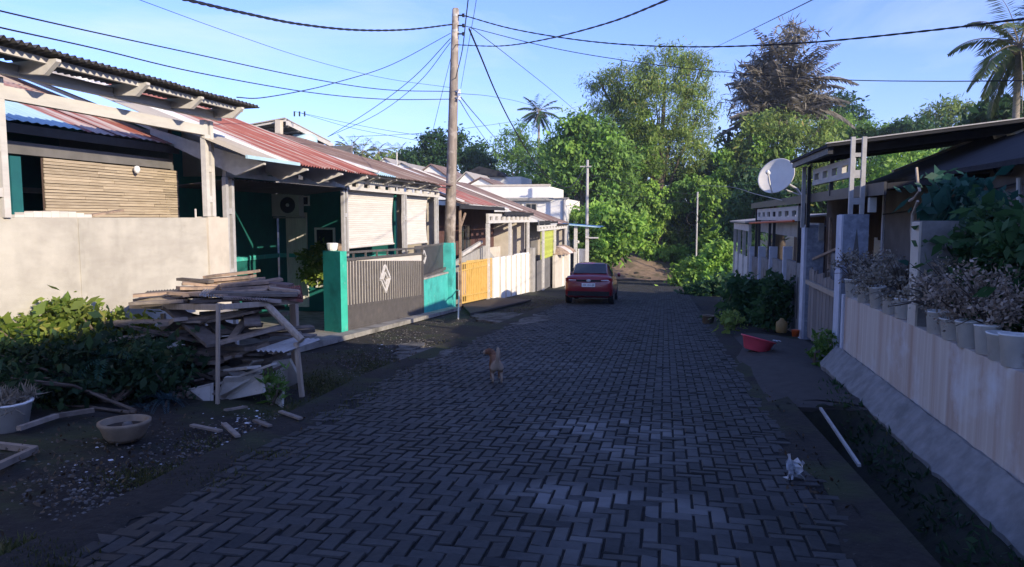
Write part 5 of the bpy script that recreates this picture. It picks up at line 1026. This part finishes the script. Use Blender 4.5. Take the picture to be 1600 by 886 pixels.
# ------------------------------------------------------------------ poles and wires
pt=gy(712,15,23.9); pb=gy(700,482,23.9)
pl_=thing('power_pole','tall weathered wooden power pole with white insulators beside the turquoise pillar','power pole',(pb.x,pb.y,zr(23.9)))
part(pl_,'shaft',M['pole'],lambda b:b.tube([Vector((pb.x-.02,23.9,zr(23.9)-.3)),pb.lerp(pt,.35),pb.lerp(pt,.7),pt],[.205,.18,.15,.112],16),smooth=True)
part(pl_,'shaft_cap',M['pole'],lambda b:b.lathe([(.112,0),(.09,.04),(0,.05)],pt,12))
for py in (24,40,53): part(pl_,'insulator',M['porcelain'] if py>100 else M['cable'],lambda b:(b.beam(gy(711,py,23.9),gy(724,py,23.75),.04,.04),b.lathe([(0,-.06),(.05,-.05),(.03,0),(.05,.05),(0,.06)],gy(724,py,23.75),8)))
for py in (143,153): part(pl_,'insulator',M['porcelain'],lambda b:(b.beam(gy(705,py,23.9),gy(716,py,23.75),.04,.04),b.lathe([(0,-.08),(.07,-.06),(.04,0),(.07,.06),(0,.08)],gy(717,py,23.75),10)))
for t in (.69,.93,.98): part(pl_,'band',M['steelgrey'],lambda b:b.tube([pb.lerp(pt,t)+Vector((0,0,-.04)),pb.lerp(pt,t)+Vector((0,0,.04))],.205-.085*t,14))
def cm(pts,n=7):
    P=[Vector(p) for p in pts]; P=[P[0]*2-P[1]]+P+[P[-1]*2-P[-2]]; out=[]
    for i in range(1,len(P)-2):
        for k in range(n):
            t=k/n; a,b_,c,d=P[i-1:i+3]; out.append(.5*((2*b_)+(c-a)*t+(2*a-5*b_+4*c-d)*t*t+(3*b_-a-3*c+d)*t**3))
    return out+[P[-2]]
def wire(label,px,r=.02,twist=False,m='cable'):
    r*=.68; pts=cm([gy(*p) for p in px]); b=B()
    if twist:
        f=[]
        for i in range(len(pts)-1):
            for k in range(4): f.append(pts[i].lerp(pts[i+1],k/4))
        f.append(pts[-1])
        for ph in (0,math.pi):
            b.tube([p+Vector((0,math.cos(i*.8+ph),math.sin(i*.8+ph)))*r*.55 for i,p in enumerate(f)],r,5)
    else: b.tube(pts,r,5)
    return tag(put('overhead_wire',b,M[m]),label,'wire','overhead wires')
wire('thick twisted cable swinging from the pole top out over the house canopy',[(708,38,23.9),(640,46,20),(560,47,16.5),(470,38,13.5),(380,20,11),(285,-2,9)],.026,True)
wire('long wire above the canopy to the upper insulator, higher of the pair',[(-30,8,8),(0,17,8.5),(145,50,11),(289,81,14),(481,122,18.5),(600,140,21),(705,143,23.9)],.018)
wire('long wire above the canopy to the lower insulator, lower of the pair',[(-30,34,8),(0,43,8.5),(150,76,11),(306,113,14),(481,144,18.5),(600,155,21),(705,155,23.9)],.018)
wire('very thin wire high over the canopy fading toward the pole',[(205,-5,12),(350,48,15),(481,92,18),(600,122,21),(705,137,23.9)],.009)
wire('wire dipping from the pole top to the canopy roof end',[(704,52,23.9),(612,101,21),(525,129,18),(472,142,16),(407,153,14),(370,152,12)],.016)
wire('service wire drooping to the rooftop terrace, outer',[(704,60,23.9),(647,120,25),(582,170,27),(512,214,30)],.018)
wire('service wire drooping to the rooftop terrace, inner',[(704,66,23.9),(655,128,25),(590,178,27.5),(514,213,30)],.016)
wire('thin wire dropping steeply beside the pole to the green trees',[(705,88,23.9),(692,140,24.5),(672,222,26)],.012)
wire('cable rising steeply from the pole past the top edge',[(712,122,23.8),(722,80,20),(728,30,17),(732,-5,15)],.02)
wire('thin cable rising beside the thicker steep cable',[(720,138,23.8),(732,70,20),(741,20,17),(745,-5,15)],.01)
wire('thick black cable falling from the pole top to the second pole',[(733,45,23.9),(752,90,27),(775,145,32),(800,195,37),(830,245,42),(860,280,46),(890,292,49),(917,258,52)],.045)
wire('twisted cable crossing the sky from the pole top to the palm',[(724,24,23.8),(800,45,23),(900,62,22),(1000,71,21),(1120,73,19),(1270,66,17),(1450,48,15),(1610,28,13)],.02,True)
wire('lower cable passing behind the big trees toward the palm',[(724,40,23.8),(850,72,23.5),(960,92,23),(1110,111,22),(1300,124,20),(1450,127,18),(1610,126,16)],.017)
wire('twisted cable sweeping up from the pole over the road',[(712,70,23.8),(780,72,21),(850,62,17),(950,36,13),(1050,-3,10)],.017,True)
wire('single wire climbing out of the tall tree past the top edge',[(1095,84,50),(1130,68,30),(1200,34,18),(1275,-3,12)],.013)
wire('fine wire slanting from the pole top down to the big trees',[(735,42,23.9),(800,92,30),(870,148,40),(930,200,52)],.018)
wire('faint fine wire leaving the insulators toward the far palm',[(716,146,23.9),(770,151,30),(825,163,40),(870,180,60)],.013)
wire('service wire falling from the insulators to the tower house, upper',[(717,148,23.9),(745,182,32),(790,232,48),(830,262,60),(870,300,70)],.025)
wire('service wire falling from the insulators to the tower house, lower',[(717,155,23.9),(740,192,32),(770,232,45),(800,262,56)],.02)
wire('thin wire running from the roof brackets to the trees, upper',[(459,174,30),(542,192,29),(600,203,28),(690,217,26)],.012)
wire('thin wire running from the roof brackets to the trees, lower',[(468,176,30),(542,198,29),(610,212,28),(690,226,26)],.012)
wire('faint wire sagging across behind the pole toward the left roofs'.replace('left','rusty'),[(925,160,60),(850,181,48),(760,196,36),(660,208,30),(540,214,28)],.013)
wire('looping wire from the second pole to the white building',[(917,262,52),(900,295,52),(885,306,54),(880,312,54)],.03)
wire('looping wire hanging from the second pole, lowest loop',[(917,300,52),(900,318,52),(884,322,53)],.025)
wire('wire from the second pole through the trees to the thin pole',[(918,272,52),(1000,290,56),(1090,305,64),(1150,300,58)],.025)
wire('lower wire from the second pole to the thin pole',[(918,296,52),(1000,308,56),(1090,318,64)],.022)
wire('drop wire reaching the dark porch roof beside the dish',[(1095,290,60),(1140,292,45),(1180,303,30),(1222,313,20)],.018,m='polegrey')
p2=gy(918,250,52); pp=thing('power_pole','slim pale concrete power pole before the dark trees beyond the car','power pole',(p2.x,52,zr(52)))
part(pp,'shaft',M['polegrey'],lambda b:b.tube([(p2.x,52,zr(52)-.3),p2],[.13,.09],12),smooth=True); part(pp,'cross_arm',M['steelgrey'],lambda b:b.box(p2.x-.5,p2.x+.3,51.8,51.86,p2.z-.5,p2.z-.42))
p3=gy(1090,300,64); p3t=thing('wire_post','thin dark post with coiled wire standing among the vines','post',(p3.x,64,-3.5)); part(p3t,'shaft',M['steelgrey'],lambda b:b.tube([(p3.x,64,-3.6),p3],.07,8)); part(p3t,'wire_coil',M['cable'],lambda b:b.tube([gy(1082+9*math.cos(t),342+10*math.sin(t),63.8) for t in np.linspace(0,6.3,16)],.025,5))

# ------------------------------------------------------------------ trees
def gnd(x,y): return zg(x,y)-.1
def ptree(name,label,Y,els,n,ls,m,trunk_px,nsub=90,rs=.55,bias=(0,0,-.35),asp=.45,tr=.28,shell=.55,group=None,extra=None,cat='tree',bark='bark',dy=0):
    tx=gy(trunk_px,300,Y).x; base=(tx,Y,gnd(tx,Y)); t=thing(name,label,cat,base,group)
    E=[]
    for e in els:
        px,py,rx,ry=e[:4]; yo=e[4] if len(e)>4 else 0; c=gy(px,py,Y+yo); k=(Y+yo)/F; E.append((tuple(c),(rx*k,min(rx*k,rx*k*.8+1),ry*k),rx*ry))
    b=B(); top=Vector(max((e[0] for e in E),key=lambda c:c[2])); b0=Vector(base)
    mid=b0.lerp(top,.45)+Vector((random.uniform(-.3,.3),0,0)); b.tube([b0-Vector((0,0,.4)),b0.lerp(mid,.5),mid,mid.lerp(top,.6),top],[tr*1.25,tr,tr*.8,tr*.5,tr*.15],9)
    put('trunk',b,M[bark],parent=t,smooth=True)
    lb=B()
    for c,r,w in E:
        s=b0.lerp(mid,random.uniform(.5,1)); c=Vector(c); lb.tube([s,s.lerp(c,.5)+Vector((0,0,.4)),c],[tr*.5,tr*.33,tr*.12],6)
        for _ in range(3):
            d=Vector((random.uniform(-1,1)*r[0],random.uniform(-1,1)*r[1],random.uniform(-.3,1)*r[2]))*.8; lb.tube([s.lerp(c,.7),c+d*.6,c+d],[tr*.22,tr*.15,tr*.05],5)
    put('limbs',lb,M[bark],parent=t,smooth=True)
    quadmesh('crown',np.concatenate([leafquads(clumps(E,int(n*f_),max(4,int(nsub*g_)),rs*h_,max(shell,.75)),ls*k_,ls*k_*asp,bias,face=(.3,-.4,.7)) for f_,k_,g_,h_ in ((.72,.85,1.2,.9),(.24,1.3,.9,1.1),(.02,1.8,.4,1.5))]),L_[m],parent=t)
    if extra:
        E2=[]
        for (px,py,rx,ry,mm,nn_) in extra:
            c=gy(px,py,Y-1.2); k=Y/F; quadmesh('vine',leafquads(clumps([(tuple(c),(rx*k,rx*k*.6,ry*k),1)],nn_,max(8,int(rx*ry/50)),.28,.5),ls*1.05,ls*.62,(0,0,-.9),face=(.6,-.7,.3)),L_[mm],parent=t)
    return t
ptree('tall_tree','tallest bamboo like tree draped with creepers at the end of the road',70,[(1040,110,45,35),(985,130,45,38),(1085,120,28,38),(1030,170,70,50),(950,150,30,30),(965,205,40,35),(1085,190,30,50),(1045,240,60,40),(1000,235,45,45),(935,128,18,12)],62000,.30,'olive',1030,nsub=300,rs=.5,asp=.26,tr=.35,bias=(0,0,-.5),
  extra=[(1005,275,24,60,'vine',5000),(1012,350,26,66,'vine',7000),(1040,405,40,25,'vine',3000),(1130,265,20,34,'bright',1500),(1000,215,26,45,'vine',2600),(1045,310,30,30,'vine',2000),(975,250,28,50,'vine',3000),(1075,300,24,30,'mid',1500)])
ptree('round_tree','dense dark tree with bright lit crown left of the bamboo like tree'.replace('left of','next to'),66,[(905,215,32,35),(935,230,35,40),(885,250,30,35),(960,255,35,35),(920,270,45,35),(870,235,18,25),(960,300,35,30)],22000,.40,'mid',922,nsub=140,rs=.5,tr=.32,extra=[(905,205,22,22,'bright',1300),(895,240,22,25,'bright',1200),(950,240,22,30,'bright',1200)])  # bright tufts put sunlight into the crown's leaf colour
ptree('creeper_tree','slender tree wrapped in bright creepers beside the far white porch',68,[(1120,330,20,55),(1118,390,26,45),(1105,300,22,22)],9000,.30,'vine',1118,nsub=70,rs=.3,tr=.15,bias=(0,0,-.8),asp=.6)
ptree('yellow_green_tree','yellow green bushy tree below the dusky palm, behind the dish',70,[(1180,222,35,44),(1215,218,42,40),(1258,232,45,45),(1195,280,50,40),(1290,225,30,30),(1160,270,30,40),(1250,290,60,30)],26000,.34,'olive',1205,nsub=170,rs=.42,asp=.32,tr=.25,bias=(0,0,-.5),extra=[(1185,235,22,25,'bright',900),(1230,240,22,25,'bright',900)])
ptree('orchard_tree','light green feathery tree rising behind the dark canopy edge',88,[(1300,200,30,26),(1325,215,34,26),(1290,225,35,20)],9000,.34,'bright',1310,nsub=60,rs=.45,asp=.25)
ptree('orchard_tree','greyish round tree just behind the dusky palm crown',92,[(1312,170,26,22),(1335,190,18,25)],4500,.36,'dark',1318,nsub=40,rs=.4)
ptree('orchard_tree','dark round topped tree alone above the canopy roof',80,[(1420,203,24,14),(1425,215,30,15)],5000,.4,'dark',1420,nsub=40,rs=.4)
ptree('orchard_tree','mid green low tree between the feathery and the dark round tree',84,[(1365,207,28,14),(1390,215,32,14),(1345,218,25,14)],6000,.4,'mid',1370,nsub=50,rs=.45)
ptree('orchard_tree','pale airy spreading tree beyond the canopy roof near the coconut palm',88,[(1480,172,30,14),(1515,178,30,14),(1460,185,20,14),(1540,185,24,12),(1500,195,45,10)],5500,.42,'olive',1500,nsub=70,rs=.5,asp=.3,shell=.3)
ptree('orchard_tree','dark broad leaved tree at the foot of the coconut palm',46,[(1560,185,30,16),(1590,180,24,16)],3000,.5,'dark',1570,nsub=24,rs=.4,asp=.5)
ptree('garden_trees_row'.replace('s_row',''),'sunlit green tree seen through the gap under the dark canopy',62,[(1420,265,60,30),(1480,270,40,26),(1380,290,40,24),(1340,300,30,20)],11000,.32,'bright',1430,nsub=80,rs=.4,tr=.2)
ptree('rounded_bush','bright green leafy bush behind the parked car and blue canopy',57,[(940,345,34,28),(915,350,26,24),(970,365,26,28),(945,385,40,22),(985,350,18,18)],10000,.36,'bright',945,nsub=75,rs=.36,tr=.1,asp=.5,cat='bush')
ptree('rounded_bush','yellowish bush in the middle of the bank below the creepers',72,[(1045,360,36,28),(1060,390,42,30),(1020,395,24,26),(1080,410,40,18)],11000,.34,'olive',1050,nsub=80,rs=.36,tr=.1,asp=.45,cat='bush')
ptree('rounded_bush','low bright creeper bush spilling over the road side end of the bank',66,[(1095,420,36,16),(1120,410,30,22),(1070,432,30,10),(1125,380,24,24)],9000,.30,'vine',1110,nsub=70,rs=.3,tr=.06,asp=.6,cat='bush')
ptree('rounded_bush','dark bush at the left foot of the bank behind the white panel'.replace('left ',''),58,[(955,390,22,18),(925,395,20,20)],2600,.34,'dark',940,nsub=24,rs=.3,tr=.06,cat='bush')
ptree('shade_tree','dark shaded tree behind the far white porch frame',56,[(1170,330,36,40),(1155,390,28,40),(1200,300,35,25)],11000,.32,'dark',1170,nsub=80,rs=.4,tr=.2)
ptree('layered_tree','feathery layered tree beside the slim far coconut palm',92,[(810,208,22,14),(795,232,30,18),(830,240,28,20),(800,262,45,22),(770,275,30,16)],9000,.42,'mid',805,nsub=70,rs=.55,asp=.3)
ptree('layered_tree','mid green tree around the trunk of the far coconut palm',86,[(850,255,24,26),(842,285,30,25),(870,290,25,25)],6000,.42,'mid',850,nsub=45,rs=.5)
ptree('layered_tree','bluish dark tree partly hidden by the wooden power pole',80,[(680,230,22,26),(700,245,30,26),(665,250,26,22),(740,250,16,20),(715,215,12,12)],8000,.4,'dark',690,nsub=60,rs=.5)
ptree('layered_tree','dark spiky tree right behind the dark hipped roof'.replace('right ','just '),84,[(745,240,16,18),(752,258,22,16)],3000,.4,'dark',748,nsub=24,rs=.45)
ptree('layered_tree','pale olive tree low behind the far white gables',82,[(640,250,26,16),(660,262,30,16),(615,258,30,14)],5000,.4,'olive',640,nsub=40,rs=.45)
ptree('rounded_bush','creeper bush spilling down to the road edge before the far white porch',50,[(1100,422,34,16),(1072,436,22,9),(1128,405,24,24),(1140,425,20,20)],6500,.26,'vine',1115,nsub=60,rs=.26,tr=.05,asp=.6,cat='bush')
ptree('rounded_bush','dark low bush in the shade at the road edge next to the white picket gate',38,[(1110,455,30,14),(1140,450,26,22),(1085,460,20,8)],4000,.22,'dark',1125,nsub=45,rs=.22,tr=.05,asp=.6,cat='bush')
# palms
def frond(root,p,d,L,droop,m,nl=26,lf=.9,w=.07,name='frond',hang=.5,twist=0):
    p=np.array(p,float); d=nrm(np.array(d,float)); Vs=[]; R_=[p.copy()]
    for k in range(nl):
        f=k/(nl-1); p=p+d*L/nl; d=nrm(d+np.array((0,0,-droop*(.4+f)))); R_.append(p.copy())
        sd=np.cross(d,(0,0,1)); sd=nrm(sd if np.linalg.norm(sd)>.05 else np.array((1,0,0)))
        if f<.12: continue
        for s in (-1,1):
            ll=lf*(math.sin(math.pi*min(1,(f*.85+.15)))**.6+.15)*random.uniform(.8,1.1); ax=nrm(d*.6+sd*s*1.0+np.array((0,0,-hang+random.uniform(-.15,.15))))*ll; ww=nrm(np.cross(ax,(sd*.4+np.array((0,0,1)))))*w
            Vs.append([p-ww*.3,p+ax*.4+ww,p+ax,p+ax*.4-ww])
    rb_=B(); rb_.tube([tuple(q) for q in R_[::3]],[.05*L/4*(1-.8*i/len(R_[::3])) for i in range(len(R_[::3]))],4)
    V=np.array(Vs); o=quadmesh(name,V,L_[m],parent=root); put('midrib',rb_,M['palmbark'],parent=o); return o
def palm(label,px,py_top,Y,n,L,m,lf=.9,w=.07,tr=.16,lean=0,elev=(-.9,1.1),droop=.06,nuts=False,nl=26,group=None,py_vis=300,seed=1):
    random.seed(seed); c=gy(px,py_top,Y); t=thing('coconut_palm',label,'palm tree',(c.x+lean,Y,gnd(c.x,Y)),group)
    part(t,'trunk',M['palmbark'],lambda b:b.tube([(c.x+lean,Y,gnd(c.x,Y)-.3),(c.x+lean*.6,Y,c.z*.5),(c.x,Y,c.z+.2)],[tr*1.3,tr,tr*.8],9),smooth=True)
    for i in range(n):
        a=2.4*i+random.uniform(-.3,.3); e=elev[0]+(elev[1]-elev[0])*((i+.5)/n)+random.uniform(-.1,.1)
        frond(t,(c.x,Y,c.z+.2),(math.cos(a)*math.cos(e),math.sin(a)*math.cos(e),math.sin(e)),L*random.uniform(.85,1.1),droop,m,nl,lf,w)
    if nuts: part(t,'nuts',M['ochre'],lambda b:[b.lathe([(0,.14),(.11,.08),(.13,0),(.09,-.1),(0,-.14)],(c.x+.3*math.cos(k),Y+.3*math.sin(k),c.z-.15-.1*(k%2)),8) for k in range(7)])
    return t
palm('big coconut palm with hanging fronds standing beyond the dark canopy',1592,78,40,26,3.3,'palm',lf=.85,w=.055,tr=.17,lean=.1,elev=(-1.2,1.25),droop=.05,nuts=True,nl=34,seed=3)
palm('slim far coconut palm alone against the sky beyond the white building',842,176,120,20,3.8,'dark',lf=1.1,w=.15,tr=.22,elev=(-1.0,1.2),droop=.06,nl=16,seed=5)
for i,(px,py,Y,L,l) in enumerate(((548,236,88,2.6,'short palm top above the roofs, nearest the rooftop terrace'),(566,240,90,2.4,'short palm top just beside the one nearest the terrace'),(592,240,92,2.3,'short palm top in the middle of the far palms'),(624,247,92,2.8,'broad palm top behind the thin pale mast'),(640,254,90,2.2,'low palm top nearest the power pole'))):
    palm(l,px,py,Y,13,L,'palm',lf=.8,w=.09,tr=.2,elev=(-.6,1.2),droop=.07,nl=14,group='far palms above the roofs',seed=10+i)
# dusky sugar palm with many upright fronds up its trunk
random.seed(21); c=gy(1226,178,76); sugar=thing('sugar_palm','dusky brown many fronded sugar palm towering above the dish','palm tree',(c.x,76,gnd(c.x,76)))
part(sugar,'trunk',M['bark'],lambda b:b.tube([(c.x,76,gnd(c.x,76)-.3),(c.x,76,c.z),(c.x+.2,76,c.z+4.5)],[.5,.42,.2],9),smooth=True)
for i in range(90):
    a=random.uniform(0,6.283); f=random.random(); e=random.uniform(.0,1.0)*(1-f)+random.uniform(.5,1.45)*f; h=c.z-1.6+4.6*f; L=random.uniform(4.2,7.0)*(1-.1*f)
    if math.cos(a)>.2 and e<.8 and random.random()<.55: L*=.62
    frond(sugar,(c.x+.1*f,76,h),(math.cos(a)*math.cos(e),math.sin(a)*math.cos(e),math.sin(e)),L,random.uniform(.02,.06),'brownpalm',24,1.25,.16,hang=.45)
for (ax_,ez,L,hh) in ((.1,.42,6.6,2.4),(.05,.05,6.9,.7),(.2,.25,5.6,1.4),(-.1,.9,5.6,3.4),(3.0,.45,5.4,1.2),(3.2,.1,5.2,.4),(3.1,.8,5.2,2.6)): frond(sugar,(c.x,76,c.z+hh),(math.cos(ax_)*math.cos(ez),-.2,math.sin(ez)),L,.045,'brownpalm',28,1.25,.16,hang=.5)
P=clumps([(tuple(gy(px,py,76)),(rx*76/F,rx*60/F,ry*76/F),rx*ry) for px,py,rx,ry in ((1190,135,42,45),(1232,100,38,55),(1262,150,36,34),(1215,172,55,28),(1165,160,20,24))],6500,90,.6,.5); quadmesh('crown',leafquads(P,.95,.12,(0,0,-.45)),L_['brownpalm'],parent=sugar)
random.seed(33)
# far wood that reads as one mass
Ef=[]
for (px,py,rx,ry,Y) in ((700,285,60,25,100),(790,300,70,30,100),(880,320,60,50,84),(960,330,70,60,82),(1030,330,70,70,80),(1090,280,60,50,80),(1120,340,60,60,72),(1140,250,40,40,78),(1180,300,70,60,70),(1260,300,80,50,72),(1340,290,80,50,76),(1420,270,80,40,80),(1500,240,90,40,84),(1590,230,80,40,84),(1120,400,50,40,68),(1000,390,50,25,76),(600,275,60,20,104),(520,275,60,20,104)):
    cc_=gy(px,py,Y); k=Y/F; Ef.append((tuple(cc_),(rx*k,2.5,ry*k),rx*ry))
P=clumps(Ef,60000,420,.8,.3); fo=quadmesh('far_wood',leafquads(P,.55,.3,(0,0,-.4)),L_['dark'],kind='stuff',origin=(0,0,0)); fo['label']='dark wood closing the view behind the separate trees'

# ------------------------------------------------------------------ morning haze round the whole place
hb=B(); hb.box(-320,320,-90,440,-6.5,32); hz=put('haze',hb,None,kind='stuff')
hm=bpy.data.materials.new('morning_haze'); hm.use_nodes=True; hn=hm.node_tree; hn.nodes.clear(); ho=hn.nodes.new('ShaderNodeOutputMaterial'); hv=hn.nodes.new('ShaderNodeVolumePrincipled')
hv.inputs['Color'].default_value=(.8,.9,1,1); hv.inputs['Density'].default_value=.0005; hv.inputs['Anisotropy'].default_value=.3; hn.links.new(hv.outputs[0],ho.inputs['Volume']); hz.data.materials.append(hm)
